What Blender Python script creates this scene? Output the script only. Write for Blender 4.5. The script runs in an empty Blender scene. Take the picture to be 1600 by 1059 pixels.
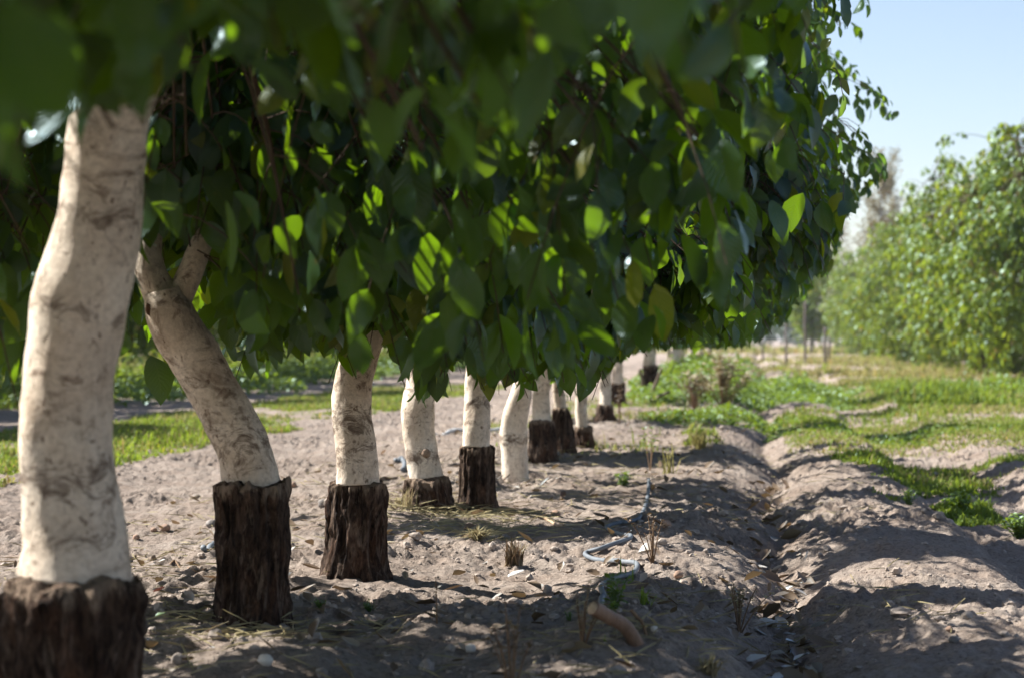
import bpy, math, random
import numpy as np
from mathutils import Vector

R = math.radians
rng = np.random.default_rng(7)
random.seed(7)
S = bpy.context.scene
COL = S.collection

# ------------------------------------------------------------------ camera, world, sun, exposure
CAM_H = 0.85
FPX = 1600 * 50 / 23.5            # focal length in photograph pixels
VPX, HOR = 1180.0, 530.0          # where the tree row runs to
YAW = math.atan((VPX - 800) / FPX)
cam = bpy.data.cameras.new('camera')
cam.lens = 50
cam.sensor_width = 23.5
cam.clip_start = 0.05
cam.clip_end = 6000
cam.dof.use_dof = True
cam.dof.focus_distance = 7.6
cam.dof.aperture_fstop = 2.9
cam_o = bpy.data.objects.new('camera', cam)
cam_o.location = (0, 0, CAM_H)
cam_o.rotation_euler = (R(90), 0, YAW)
COL.objects.link(cam_o)
S.camera = cam_o

SUN_EL, SUN_AZ = R(43), R(74)     # azimuth measured to the left of the row direction (+Y)
SUN_DIR = np.array([-math.cos(SUN_EL) * math.sin(SUN_AZ), math.cos(SUN_EL) * math.cos(SUN_AZ), math.sin(SUN_EL)])
W = bpy.data.worlds.new('World')
S.world = W
W.use_nodes = True
wn = W.node_tree
wn.nodes.clear()
wo = wn.nodes.new('ShaderNodeOutputWorld')
bg = wn.nodes.new('ShaderNodeBackground')
sky = wn.nodes.new('ShaderNodeTexSky')
sky.sky_type = 'NISHITA'
sky.sun_disc = False
sky.sun_elevation = SUN_EL
sky.sun_rotation = -SUN_AZ
sky.altitude = 1200
sky.air_density = 1.0
sky.dust_density = 1.8
sky.ozone_density = 1.0
bg.inputs[1].default_value = 0.068
tint = wn.nodes.new('ShaderNodeMix')
tint.data_type = 'RGBA'
tint.blend_type = 'MULTIPLY'
tint.inputs[0].default_value = 1.0
tint.inputs[7].default_value = (1.08, 1.0, 0.98, 1)
wn.links.new(sky.outputs[0], tint.inputs[6])
wn.links.new(tint.outputs[2], bg.inputs[0])
wn.links.new(bg.outputs[0], wo.inputs[0])
sun = bpy.data.lights.new('sun', 'SUN')
sun.energy = 5.0
sun.angle = R(0.53)
sun.color = (1.0, 0.955, 0.885)
sun_o = bpy.data.objects.new('sun', sun)
sun_o.rotation_euler = Vector(SUN_DIR).to_track_quat('Z', 'Y').to_euler()
sun_o.location = (-20, 10, 20)
COL.objects.link(sun_o)
S.view_settings.view_transform = 'Standard'
S.view_settings.look = 'None'
S.view_settings.gamma = 1.0
S.view_settings.exposure = 1.45
S.cycles.use_denoising = True
S.cycles.max_bounces = 7
S.cycles.diffuse_bounces = 4
S.cycles.glossy_bounces = 2
S.cycles.transmission_bounces = 4
S.cycles.transparent_max_bounces = 4
S.cycles.volume_bounces = 0
S.cycles.caustics_reflective = False
S.cycles.caustics_refractive = False

FW = np.array([-math.sin(YAW), math.cos(YAW), 0.0])
RT = np.array([math.cos(YAW), math.sin(YAW), 0.0])
UP = np.array([0, 0, 1.0])
CAMP = np.array([0, 0, CAM_H])


def pix(px, py, d):
    return CAMP + d * (FW + (px - 800) / FPX * RT + (HOR - py) / FPX * UP)


def proj(P):
    q = P - CAMP
    d = q @ FW
    dd = np.where(np.abs(d) < 1e-3, 1e-3, d)
    return 800 + FPX * (q @ RT) / dd, HOR - FPX * q[..., 2] / dd, d


# ------------------------------------------------------------------ noise
def _h(ix, iy, iz, seed):
    n = (ix * 374761393 + iy * 668265263 + iz * 2147483647 + seed * 1274126177) & 0xffffffff
    n = ((n ^ (n >> 13)) * 1274126177) & 0xffffffff
    n = (n ^ (n >> 16)) & 0xffffff
    return n / float(0xffffff)


def vn2(x, y, seed=0):
    x = np.asarray(x, float); y = np.asarray(y, float)
    xi = np.floor(x).astype(np.int64); yi = np.floor(y).astype(np.int64)
    fx = x - xi; fy = y - yi
    fx = fx * fx * (3 - 2 * fx); fy = fy * fy * (3 - 2 * fy)
    z = np.int64(11)
    a = _h(xi, yi, z, seed); b = _h(xi + 1, yi, z, seed)
    c = _h(xi, yi + 1, z, seed); e = _h(xi + 1, yi + 1, z, seed)
    return (a + (b - a) * fx) * (1 - fy) + (c + (e - c) * fx) * fy - 0.5


def vn3(x, y, z, seed=0):
    x, y, z = np.broadcast_arrays(np.asarray(x, float), np.asarray(y, float), np.asarray(z, float))
    zi = np.floor(z).astype(np.int64); fz = z - zi; fz = fz * fz * (3 - 2 * fz)
    xi = np.floor(x).astype(np.int64); yi = np.floor(y).astype(np.int64)
    fx = x - xi; fy = y - yi
    fx = fx * fx * (3 - 2 * fx); fy = fy * fy * (3 - 2 * fy)
    r = 0
    for k, wz in ((0, 1 - fz), (1, fz)):
        a = _h(xi, yi, zi + k, seed); b = _h(xi + 1, yi, zi + k, seed)
        c = _h(xi, yi + 1, zi + k, seed); e = _h(xi + 1, yi + 1, zi + k, seed)
        r = r + wz * ((a + (b - a) * fx) * (1 - fy) + (c + (e - c) * fx) * fy)
    return r - 0.5


def sstep(a, b, x):
    t = np.clip((x - a) / (b - a), 0, 1)
    return t * t * (3 - 2 * t)


# ------------------------------------------------------------------ ground height
FEET = [((px - VPX) / FPX * 2893 / (py - 530), 2893 / (py - 530), .24) for px, py in ((394, 978), (555, 895), (668, 795), (746, 794), (806, 753), (847, 719), (882, 705), (912, 696))]


def gh(x, y):
    x = np.asarray(x, float); y = np.asarray(y, float)
    wig = 0.16 * vn2(y * 0.42, 3.1, 1) + 0.10 * vn2(y * 1.1, 8.1, 2)
    xf = x - 0.13 - wig
    z = 0.035 * np.exp(-((x + 1.5) / 0.8) ** 2)
    lump = np.clip(0.9 + 2.0 * vn2(y * 0.85, 5.5, 3), 0, 2.2)
    lump2 = np.clip(0.9 + 2.0 * vn2(y * 0.75 + 0.4, 9.5, 4), 0, 2.2)
    z = z + 0.045 * lump * np.exp(-((xf + 0.42) / 0.27) ** 2)
    z = z + 0.042 * lump2 * np.exp(-((xf - 0.50) / 0.26) ** 2)
    z = z - 0.115 * np.exp(-np.abs(xf / 0.14) ** 1.3)
    tr = x - 0.15 * vn2(y * 0.35, 2.2, 5)
    z = z - 0.085 * sstep(0.82, 1.02, tr) * (1 - sstep(1.45, 1.75, tr))
    z = z - 0.05 * sstep(-2.6, -3.2, x) * (1 - sstep(-3.6, -4.2, x))
    near = np.exp(-np.maximum(y - 40, 0) / 60)
    bed = 1 - sstep(1.9, 3.2, np.abs(x + 0.4))
    z = z + 0.05 * vn2(x * 0.5, y * 0.5, 21) * near
    z = z + (0.030 * bed + 0.016) * vn2(x * 1.5 + 7, y * 1.4, 22) * near
    z = z + (0.030 * bed + 0.012) * vn2(x * 3.7, y * 3.7, 23) * near
    rough = 0.6 + 0.6 * sstep(-0.12, 0.2, vn2(x * 1.1 + 31, y * 1.1, 29))
    z = z + rough * (0.028 * vn2(x * 8.3, y * 8.3, 24) + 0.026 * vn2(x * 17, y * 17, 25)) * near
    c = vn2(x * 31, y * 31, 26)
    z = z + rough * 0.032 * np.maximum(c, -0.1) * near
    z = z + rough * 0.015 * vn2(x * 63, y * 63, 27) * near
    for (bx, by, r, a) in ((-1.62, 10.2, 0.55, 0.055), (-1.4, 11.6, 0.5, -0.035), (-0.62, 5.75, 0.30, 0.07), (-0.22, 5.5, 0.30, 0.08), (-1.15, 5.3, 0.3, 0.05)):
        z = z + a * np.exp(-((x - bx) ** 2 + (y - by) ** 2) / r ** 2)
    for (bx, by, r) in FEET:
        q = ((x - bx) ** 2 + (y - by) ** 2) / r ** 2
        z = z + .035 * np.exp(-q)
    return z


_ds = np.geomspace(3.0, 400, 9000)


def gpix(px, py):
    """the ground point seen at a photograph pixel, and its distance"""
    P = CAMP + _ds[:, None] * (FW + (px - 800) / FPX * RT + (HOR - py) / FPX * UP)
    below = P[:, 2] < gh(P[:, 0], P[:, 1])
    i = int(np.argmax(below)) if below.any() else len(_ds) - 1
    return P[i], _ds[i]


def on_ground(px, d):
    P = pix(px, 600, d)
    return np.array([P[0], P[1], float(gh(P[0], P[1]))])


# ------------------------------------------------------------------ mesh helpers
class MB:
    def __init__(self):
        self.v = []; self.q = []; self.t = []; self.n = 0; self.a = []

    def add(self, v, q=None, t=None, a=None):
        v = np.asarray(v, float).reshape(-1, 3)
        self.v.append(v)
        if q is not None and len(q):
            self.q.append(np.asarray(q, np.int64).reshape(-1, 4) + self.n)
        if t is not None and len(t):
            self.t.append(np.asarray(t, np.int64).reshape(-1, 3) + self.n)
        self.a.append(np.zeros((len(v), 3)) if a is None else np.broadcast_to(np.asarray(a, float), (len(v), 3)))
        self.n += len(v)
        return self

    def tube(self, pts, rad, sides=8, cap=True, a=None, disp=None, zdisp=None):
        pts = np.asarray(pts, float); n = len(pts)
        rad = np.broadcast_to(np.asarray(rad, float), (n,))
        tan = np.gradient(pts, axis=0)
        tan /= np.linalg.norm(tan, axis=1)[:, None] + 1e-9
        ref = np.array([1.0, 0, 0]) if abs(tan[:, 0]).mean() < 0.75 else np.array([0, 1.0, 0])
        u = ref - tan * (tan @ ref)[:, None]
        u /= np.linalg.norm(u, axis=1)[:, None] + 1e-9
        w = np.cross(tan, u)
        th = np.arange(sides) * 2 * math.pi / sides
        rr = rad[:, None] * np.ones((1, sides))
        if disp is not None:
            rr = disp(rr, np.arange(n)[:, None], th[None, :], pts)
        V = pts[:, None, :] + rr[..., None] * (u[:, None, :] * np.cos(th)[None, :, None] + w[:, None, :] * np.sin(th)[None, :, None])
        i = np.arange(n - 1)[:, None] * sides; j = np.arange(sides)[None, :]; j2 = (j + 1) % sides
        Q = np.stack([i + j, i + j2, i + sides + j2, i + sides + j], -1).reshape(-1, 4)
        if zdisp is not None:
            V[..., 2] += zdisp(th[None, :], pts)
        V = V.reshape(-1, 3); T = None
        if cap:
            V = np.vstack([V, pts[0], pts[-1]])
            jj = np.arange(sides); k = (jj + 1) % sides; b = (n - 1) * sides
            T = np.vstack([np.stack([k, jj, np.full(sides, n * sides)], -1), np.stack([b + jj, b + k, np.full(sides, n * sides + 1)], -1)])
        return self.add(V, Q, T, a)

    def build(self, name, mat, parent=None, smooth=True, origin=None, attr=False):
        V = np.vstack(self.v) if self.v else np.zeros((0, 3))
        if origin is not None:
            V = V - np.asarray(origin)
        me = mesh_np(name, V, np.vstack(self.q) if self.q else None, np.vstack(self.t) if self.t else None, smooth,
                     np.vstack(self.a) if attr else None)
        return link(name, me, mat, parent, origin if parent is None else None)


def mesh_np(name, V, Q=None, T=None, smooth=True, attr=None):
    me = bpy.data.meshes.new(name)
    Q = np.zeros((0, 4), np.int64) if Q is None else Q
    T = np.zeros((0, 3), np.int64) if T is None else T
    me.vertices.add(len(V))
    me.vertices.foreach_set('co', np.ascontiguousarray(V, np.float32).ravel())
    li = np.concatenate([Q.ravel(), T.ravel()]).astype(np.int32)
    me.loops.add(len(li))
    me.loops.foreach_set('vertex_index', li)
    st = np.concatenate([np.arange(len(Q)) * 4, len(Q) * 4 + np.arange(len(T)) * 3]).astype(np.int32)
    me.polygons.add(len(st))
    me.polygons.foreach_set('loop_start', st)
    me.polygons.foreach_set('use_smooth', np.full(len(st), smooth, bool))
    if attr is not None:
        at = me.attributes.new('leafc', 'FLOAT_VECTOR', 'POINT')
        at.data.foreach_set('vector', np.ascontiguousarray(attr, np.float32).ravel())
    me.update(calc_edges=True)
    return me


def link(name, me, mat, parent=None, loc=None):
    o = bpy.data.objects.new(name, me)
    if mat is not None and not len(me.materials):
        me.materials.append(mat)
    COL.objects.link(o)
    if loc is not None:
        o.location = loc
    if parent is not None:
        o.parent = parent
    return o


def tag(o, label=None, cat=None, group=None, kind=None):
    if label: o['label'] = label
    if cat: o['category'] = cat
    if group: o['group'] = group
    if kind: o['kind'] = kind
    return o


def empty(name, loc):
    o = bpy.data.objects.new(name, None)
    o.location = loc
    o.empty_display_size = 0.2
    COL.objects.link(o)
    return o


def copy_tree(src, loc, rz, sc=(1, 1, 1)):
    r = src.copy(); COL.objects.link(r)
    r.location = loc; r.rotation_euler = (0, 0, rz); r.scale = sc
    for ch in list(src.children):
        c = ch.copy(); COL.objects.link(c); c.parent = r
        for g in list(ch.children):
            e = g.copy(); COL.objects.link(e); e.parent = c
    return r


def catmull(P, n):
    P = np.asarray(P, float)
    k = np.linspace(0, len(P) - 1, n)
    i = np.clip(np.floor(k).astype(int), 0, len(P) - 2); t = (k - i)[:, None]
    p0 = P[np.clip(i - 1, 0, len(P) - 1)]; p1 = P[i]; p2 = P[i + 1]; p3 = P[np.clip(i + 2, 0, len(P) - 1)]
    return 0.5 * ((2 * p1) + (-p0 + p2) * t + (2 * p0 - 5 * p1 + 4 * p2 - p3) * t ** 2 + (-p0 + 3 * p1 - 3 * p2 + p3) * t ** 3)


# ------------------------------------------------------------------ materials
def newmat(name):
    m = bpy.data.materials.new(name)
    m.use_nodes = True
    nt = m.node_tree
    nt.nodes.clear()
    out = nt.nodes.new('ShaderNodeOutputMaterial')
    return m, nt, out


def N(nt, typ, **kw):
    n = nt.nodes.new(typ)
    for k, v in kw.items():
        if k.startswith('i_'):
            n.inputs[int(k[2:])].default_value = v
        else:
            setattr(n, k, v)
    return n


def noise(nt, vec, scale, detail=4, rough=0.55, dist=0.0):
    n = nt.nodes.new('ShaderNodeTexNoise')
    n.inputs['Scale'].default_value = scale
    n.inputs['Detail'].default_value = detail
    n.inputs['Roughness'].default_value = rough
    n.inputs['Distortion'].default_value = dist
    if vec is not None:
        nt.links.new(vec, n.inputs['Vector'])
    return n.outputs['Fac']


def ramp(nt, fac, stops):
    r = nt.nodes.new('ShaderNodeValToRGB')
    e = r.color_ramp.elements
    while len(e) < len(stops):
        e.new(0.5)
    for k, (p, c) in enumerate(stops):
        e[k].position = p
        e[k].color = (*c, 1) if len(c) == 3 else c
    nt.links.new(fac, r.inputs[0])
    return r.outputs[0]


def mix(nt, fac, a, b, typ='MIX'):
    n = nt.nodes.new('ShaderNodeMix')
    n.data_type = 'RGBA'
    n.blend_type = typ
    for sock, v in ((n.inputs[0], fac), (n.inputs[6], a), (n.inputs[7], b)):
        if hasattr(v, 'links'):
            nt.links.new(v, sock)
        elif isinstance(v, (int, float)):
            sock.default_value = v
        else:
            sock.default_value = (*v, 1)
    return n.outputs[2]


def bump(nt, h, dist, strength=1.0, normal=None):
    b = nt.nodes.new('ShaderNodeBump')
    b.inputs['Strength'].default_value = strength
    b.inputs['Distance'].default_value = dist
    nt.links.new(h, b.inputs['Height'])
    if normal is not None:
        nt.links.new(normal, b.inputs['Normal'])
    return b.outputs[0]


def principled(nt, out, col, rough=0.8, spec=0.3, normal=None):
    p = nt.nodes.new('ShaderNodeBsdfPrincipled')
    if hasattr(col, 'links'):
        nt.links.new(col, p.inputs['Base Color'])
    else:
        p.inputs['Base Color'].default_value = (*col, 1)
    if hasattr(rough, 'links'):
        nt.links.new(rough, p.inputs['Roughness'])
    else:
        p.inputs['Roughness'].default_value = rough
    p.inputs['Specular IOR Level'].default_value = spec
    if normal is not None:
        nt.links.new(normal, p.inputs['Normal'])
    nt.links.new(p.outputs[0], out.inputs[0])
    return p


def objco(nt, sc=(1, 1, 1)):
    t = nt.nodes.new('ShaderNodeTexCoord')
    m = nt.nodes.new('ShaderNodeMapping')
    m.inputs['Scale'].default_value = sc
    nt.links.new(t.outputs['Object'], m.inputs[0])
    return m.outputs[0]


def math_(nt, op, a, b=0.5):
    n = nt.nodes.new('ShaderNodeMath')
    n.operation = op
    for s, v in ((n.inputs[0], a), (n.inputs[1], b)):
        if hasattr(v, 'links'):
            nt.links.new(v, s)
        else:
            s.default_value = v
    return n.outputs[0]


def mat_soil():
    m, nt, out = newmat('soil')
    v = objco(nt)
    big = noise(nt, v, 0.45, 4)
    mid = noise(nt, v, 4.5, 5, 0.6)
    fine = noise(nt, v, 55, 5, 0.7)
    c = ramp(nt, big, [(0.3, (0.302, 0.255, 0.220)), (0.55, (0.376, 0.322, 0.280)), (0.75, (0.430, 0.374, 0.330))])
    c = mix(nt, ramp(nt, mid, [(0.35, (0, 0, 0)), (0.7, (1, 1, 1))]), c, mix(nt, 1.0, c, (0.80, 0.74, 0.70), 'MULTIPLY'))
    c = mix(nt, 1.0, c, ramp(nt, fine, [(0.30, (0.48, 0.45, 0.43)), (0.5, (0.98, 0.97, 0.96)), (0.72, (1.16, 1.14, 1.10))]), 'MULTIPLY')
    bits = noise(nt, v, 105, 3, 0.6)
    c = mix(nt, ramp(nt, bits, [(0.66, (0, 0, 0)), (0.72, (0.8, 0.8, 0.8))]), c, (0.10, 0.075, 0.058))
    pits = noise(nt, v, 38, 4, 0.7, 0.6)
    c = mix(nt, ramp(nt, pits, [(0.30, (0.8, 0.8, 0.8)), (0.40, (0, 0, 0))]), c, (0.145, 0.115, 0.095))
    b = bump(nt, noise(nt, v, 24, 5, 0.7), 0.03, 0.9)
    b = bump(nt, fine, 0.016, 1.0, b)
    b = bump(nt, noise(nt, v, 190, 3, 0.7), 0.004, 0.8, b)
    principled(nt, out, c, 0.95, 0.12, b)
    return m


def mat_whitewash():
    m, nt, out = newmat('whitewashed_bark')
    v = objco(nt)
    wash = noise(nt, objco(nt, (4, 4, 5)), 1.0, 5, 0.6, 0.6)
    blot = noise(nt, objco(nt, (6, 6, 8)), 1.0, 8, 0.72, 1.5)
    ringn = noise(nt, objco(nt, (4.5, 4.5, 11)), 1.0, 8, 0.75, 2.2)
    zone = noise(nt, objco(nt, (2.2, 2.2, 3.2)), 1.0, 4, 0.6, 0.8)
    fine = noise(nt, v, 75, 6, 0.7)
    speck = noise(nt, objco(nt, (42, 42, 30)), 1.0, 3, 0.6)
    crack = noise(nt, objco(nt, (26, 26, 11)), 1.0, 6, 0.7, 0.8)
    c = ramp(nt, wash, [(0.32, (0.82, 0.74, 0.63)), (0.5, (0.69, 0.595, 0.485)), (0.68, (0.50, 0.40, 0.305))])
    c = mix(nt, ramp(nt, blot, [(0.55, (0, 0, 0)), (0.64, (0.75, 0.75, 0.75)), (0.72, (1, 1, 1))]), c, (0.15, 0.098, 0.066))
    c = mix(nt, math_(nt, 'MULTIPLY', ramp(nt, ringn, [(0.50, (0, 0, 0)), (0.64, (1, 1, 1))]), ramp(nt, zone, [(0.48, (0.05, 0.05, 0.05)), (0.62, (0.95, 0.95, 0.95))])), c, (0.15, 0.10, 0.068))
    c = mix(nt, ramp(nt, speck, [(0.635, (0, 0, 0)), (0.69, (0.85, 0.85, 0.85))]), c, (0.17, 0.115, 0.08))
    c = mix(nt, ramp(nt, crack, [(0.33, (0.75, 0.75, 0.75)), (0.41, (0, 0, 0))]), c, (0.25, 0.185, 0.135))
    at = N(nt, 'ShaderNodeAttribute', attribute_name='leafc')
    sp = nt.nodes.new('ShaderNodeSeparateXYZ')
    nt.links.new(at.outputs['Vector'], sp.inputs[0])
    rag = noise(nt, objco(nt, (11, 11, 17)), 1.0, 8, 0.75, 1.8)
    st = math_(nt, 'ADD', rag, math_(nt, 'MULTIPLY', sp.outputs[0], 0.235))
    c = mix(nt, ramp(nt, st, [(0.655, (0, 0, 0)), (0.70, (0.45, 0.45, 0.45)), (0.80, (0.92, 0.92, 0.92))]), c, (0.125, 0.085, 0.06))
    c = mix(nt, 1.0, c, ramp(nt, fine, [(0.3, (0.74, 0.72, 0.70)), (0.6, (1.06, 1.06, 1.06))]), 'MULTIPLY')
    b = bump(nt, fine, 0.004, 0.8)
    b = bump(nt, crack, 0.006, 0.6, b)
    b = bump(nt, blot, 0.006, 0.5, b)
    principled(nt, out, c, 0.85, 0.2, b)
    return m


def mat_bark():
    m, nt, out = newmat('dark_furrowed_bark')
    a = noise(nt, objco(nt, (34, 34, 8)), 1.0, 6, 0.68, 1.0)
    f = noise(nt, objco(nt, (95, 95, 40)), 1.0, 5, 0.75)
    pale = noise(nt, objco(nt, (26, 26, 5)), 1.0, 5, 0.6, 1.2)
    red = noise(nt, objco(nt, (9, 9, 5)), 1.0, 4, 0.6)
    c = ramp(nt, a, [(0.34, (0.008, 0.006, 0.005)), (0.47, (0.060, 0.041, 0.031)), (0.62, (0.150, 0.108, 0.082)), (0.75, (0.22, 0.17, 0.135))])
    c = mix(nt, ramp(nt, red, [(0.45, (0, 0, 0)), (0.7, (0.7, 0.7, 0.7))]), c, mix(nt, 1.0, c, (1.25, 0.85, 0.62), 'MULTIPLY'))
    c = mix(nt, ramp(nt, pale, [(0.565, (0, 0, 0)), (0.66, (0.75, 0.75, 0.75))]), c, (0.30, 0.245, 0.20))
    c = mix(nt, 1.0, c, ramp(nt, f, [(0.3, (0.45, 0.43, 0.41)), (0.65, (1.35, 1.32, 1.3))]), 'MULTIPLY')
    at = N(nt, 'ShaderNodeAttribute', attribute_name='leafc')
    run = math_(nt, 'MULTIPLY', at.outputs['Fac'], noise(nt, objco(nt, (38, 38, 7)), 1.0, 5, 0.65, 0.6))
    c = mix(nt, ramp(nt, run, [(0.41, (0, 0, 0)), (0.52, (0.8, 0.8, 0.8))]), c, (0.46, 0.38, 0.30))
    c = mix(nt, 1.0, c, (0.80, 0.72, 0.66), 'MULTIPLY')
    b = bump(nt, a, 0.035, 1.0)
    b = bump(nt, f, 0.010, 1.0, b)
    principled(nt, out, c, 0.9, 0.2, b)
    return m


def mat_wood(name, c0, c1, sc=(14, 14, 14), rough=0.85):
    m, nt, out = newmat(name)
    a = noise(nt, objco(nt, sc), 1.0, 5, 0.65, 0.4)
    f = noise(nt, objco(nt), 90, 3, 0.6)
    c = mix(nt, ramp(nt, a, [(0.3, (0, 0, 0)), (0.7, (1, 1, 1))]), c0, c1)
    principled(nt, out, c, rough, 0.25, bump(nt, f, 0.003, 0.8, bump(nt, a, 0.006, 0.7)))
    return m


def mat_leaf(name, dark, light, old, trans, gloss=0.09, rough=0.32, veins=True, tfac=0.35):
    """two-sided leaf: diffuse + translucent + a waxy gloss; leafc = (across, along, per-leaf random)"""
    m, nt, out = newmat(name)
    at = N(nt, 'ShaderNodeAttribute', attribute_name='leafc')
    sp = nt.nodes.new('ShaderNodeSeparateXYZ')
    nt.links.new(at.outputs['Vector'], sp.inputs[0])
    u, v, t = sp.outputs
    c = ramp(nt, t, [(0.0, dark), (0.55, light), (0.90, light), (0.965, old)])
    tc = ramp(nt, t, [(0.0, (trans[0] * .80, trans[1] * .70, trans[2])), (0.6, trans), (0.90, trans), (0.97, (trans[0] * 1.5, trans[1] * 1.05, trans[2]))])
    nrm = None
    if veins:
        au = math_(nt, 'ABSOLUTE', u)
        mid = math_(nt, 'LESS_THAN', au, 0.035)
        # side veins run out and forward from the midrib
        ph = math_(nt, 'SUBTRACT', math_(nt, 'MULTIPLY', v, 11.0), math_(nt, 'MULTIPLY', au, 3.2))
        fr = math_(nt, 'FRACT', ph)
        sv = math_(nt, 'LESS_THAN', math_(nt, 'ABSOLUTE', math_(nt, 'SUBTRACT', fr, 0.5)), 0.06)
        ln = math_(nt, 'MAXIMUM', mid, math_(nt, 'MULTIPLY', sv, 0.35))
        c = mix(nt, math_(nt, 'MULTIPLY', ln, 0.5), c, (0.13, 0.17, 0.05))
        tc = mix(nt, math_(nt, 'MULTIPLY', ln, 0.45), tc, tuple(0.45 * k for k in trans))
        wav = math_(nt, 'ABSOLUTE', math_(nt, 'SUBTRACT', fr, 0.5))
        nrm = bump(nt, wav, 0.0035, 0.6)
        blot = noise(nt, objco(nt), 70, 3, 0.6)
        c = mix(nt, 1.0, c, ramp(nt, blot, [(0.3, (0.78, 0.80, 0.78)), (0.65, (1.1, 1.08, 1.05))]), 'MULTIPLY')
        spot = noise(nt, objco(nt), 27, 2, 0.5)
        c = mix(nt, ramp(nt, spot, [(0.745, (0, 0, 0)), (0.775, (0.8, 0.8, 0.8))]), c, (0.09, 0.045, 0.015))
    geo = nt.nodes.new('ShaderNodeNewGeometry')
    c = mix(nt, geo.outputs['Backfacing'], c, mix(nt, 0.12, c, (0.11, 0.19, 0.06)))
    d = nt.nodes.new('ShaderNodeBsdfDiffuse')
    tr = nt.nodes.new('ShaderNodeBsdfTranslucent')
    g = nt.nodes.new('ShaderNodeBsdfGlossy')
    g.inputs['Roughness'].default_value = rough
    g.inputs['Color'].default_value = (0.72, 0.9, 1.0, 1)
    nt.links.new(c, d.inputs[0]); nt.links.new(tc, tr.inputs[0])
    if nrm is not None:
        for s in (d, g):
            nt.links.new(nrm, s.inputs['Normal'])
    ms = nt.nodes.new('ShaderNodeMixShader'); ms.inputs[0].default_value = tfac
    nt.links.new(d.outputs[0], ms.inputs[1]); nt.links.new(tr.outputs[0], ms.inputs[2])
    fr = nt.nodes.new('ShaderNodeFresnel'); fr.inputs[0].default_value = 1.42
    gf = math_(nt, 'MINIMUM', math_(nt, 'ADD', math_(nt, 'MULTIPLY', fr.outputs[0], 0.48), gloss * 0.3), 0.5)
    gf = mix(nt, geo.outputs['Backfacing'], gf, (gloss * 0.3,) * 3)
    m2 = nt.nodes.new('ShaderNodeMixShader')
    nt.links.new(gf, m2.inputs[0])
    nt.links.new(ms.outputs[0], m2.inputs[1]); nt.links.new(g.outputs[0], m2.inputs[2])
    nt.links.new(m2.outputs[0], out.inputs[0])
    return m


def mat_plain(name, c, rough=0.8, var=0.25, scale=30, spec=0.25):
    m, nt, out = newmat(name)
    f = noise(nt, objco(nt), scale, 4, 0.6)
    col = mix(nt, ramp(nt, f, [(0.3, (0, 0, 0)), (0.7, (1, 1, 1))]), tuple(k * (1 - var) for k in c), tuple(min(1, k * (1 + var)) for k in c))
    principled(nt, out, col, rough, spec, bump(nt, f, 0.004, 0.6))
    return m


M = {}
M['soil'] = mat_soil()
M['white'] = mat_whitewash()
M['bark'] = mat_bark()
M['limb'] = mat_wood('grey_brown_branch', (0.10, 0.072, 0.052), (0.24, 0.19, 0.145), (18, 18, 8))
M['twig'] = mat_wood('brown_twig', (0.05, 0.034, 0.022), (0.11, 0.075, 0.048), (40, 40, 20))
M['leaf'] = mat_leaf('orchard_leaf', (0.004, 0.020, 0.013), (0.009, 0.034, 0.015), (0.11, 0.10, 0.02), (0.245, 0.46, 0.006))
M['leaf_right'] = mat_leaf('sunlit_leaf', (0.048, 0.100, 0.010), (0.115, 0.180, 0.018), (0.17, 0.13, 0.04), (0.34, 0.46, 0.03), gloss=0.04, rough=0.42, veins=False, tfac=0.35)  # lighter, yellower leaf copy for the outer rows; sunlight is put into its colour
M['leaf_tan'] = mat_leaf('autumn_leaf', (0.16, 0.14, 0.06), (0.22, 0.18, 0.08), (0.28, 0.18, 0.07), (0.28, 0.24, 0.08), veins=False)
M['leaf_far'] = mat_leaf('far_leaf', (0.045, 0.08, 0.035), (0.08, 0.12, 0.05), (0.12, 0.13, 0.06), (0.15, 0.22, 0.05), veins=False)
M['grass'] = mat_leaf('green_grass', (0.080, 0.145, 0.016), (0.180, 0.235, 0.035), (0.33, 0.28, 0.10), (0.32, 0.44, 0.03), veins=False, gloss=0.05, rough=0.5)
M['dry_grass'] = mat_leaf('dry_grass', (0.24, 0.20, 0.075), (0.33, 0.29, 0.11), (0.42, 0.33, 0.18), (0.36, 0.34, 0.10), veins=False, gloss=0.04, rough=0.6)
M['weed'] = mat_leaf('weed_leaf', (0.075, 0.140, 0.016), (0.140, 0.205, 0.024), (0.24, 0.23, 0.05), (0.28, 0.42, 0.02), veins=False, gloss=0.06, rough=0.45)
M['straw'] = mat_leaf('straw', (0.30, 0.24, 0.13), (0.42, 0.35, 0.20), (0.50, 0.43, 0.28), (0.30, 0.25, 0.12), veins=False, gloss=0.03, rough=0.6)
M['litter'] = mat_leaf('dead_leaf', (0.11, 0.07, 0.042), (0.22, 0.155, 0.10), (0.34, 0.28, 0.21), (0.20, 0.13, 0.06), veins=False, gloss=0.05, rough=0.5, tfac=0.15)
M['pale_leaf'] = mat_leaf('bleached_leaf', (0.33, 0.31, 0.28), (0.52, 0.50, 0.47), (0.66, 0.65, 0.62), (0.3, 0.3, 0.28), veins=False, gloss=0.25, rough=0.35, tfac=0.1)
M['clod'] = mat_plain('soil_clod', (0.32, 0.27, 0.23), 0.95, 0.25, 60)
M['stone'] = mat_plain('brown_stone', (0.30, 0.20, 0.145), 0.8, 0.3, 45)
M['pale_stone'] = mat_plain('pale_stone', (0.62, 0.57, 0.50), 0.75, 0.15, 45)
M['grey_stone'] = mat_plain('grey_stone', (0.20, 0.18, 0.165), 0.8, 0.3, 45)
M['hose'] = mat_plain('faded_hose', (0.135, 0.155, 0.178), 0.6, 0.18, 25, 0.4)
M['pipe'] = mat_plain('pale_pipe', (0.60, 0.60, 0.58), 0.4, 0.1, 12, 0.4)
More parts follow.
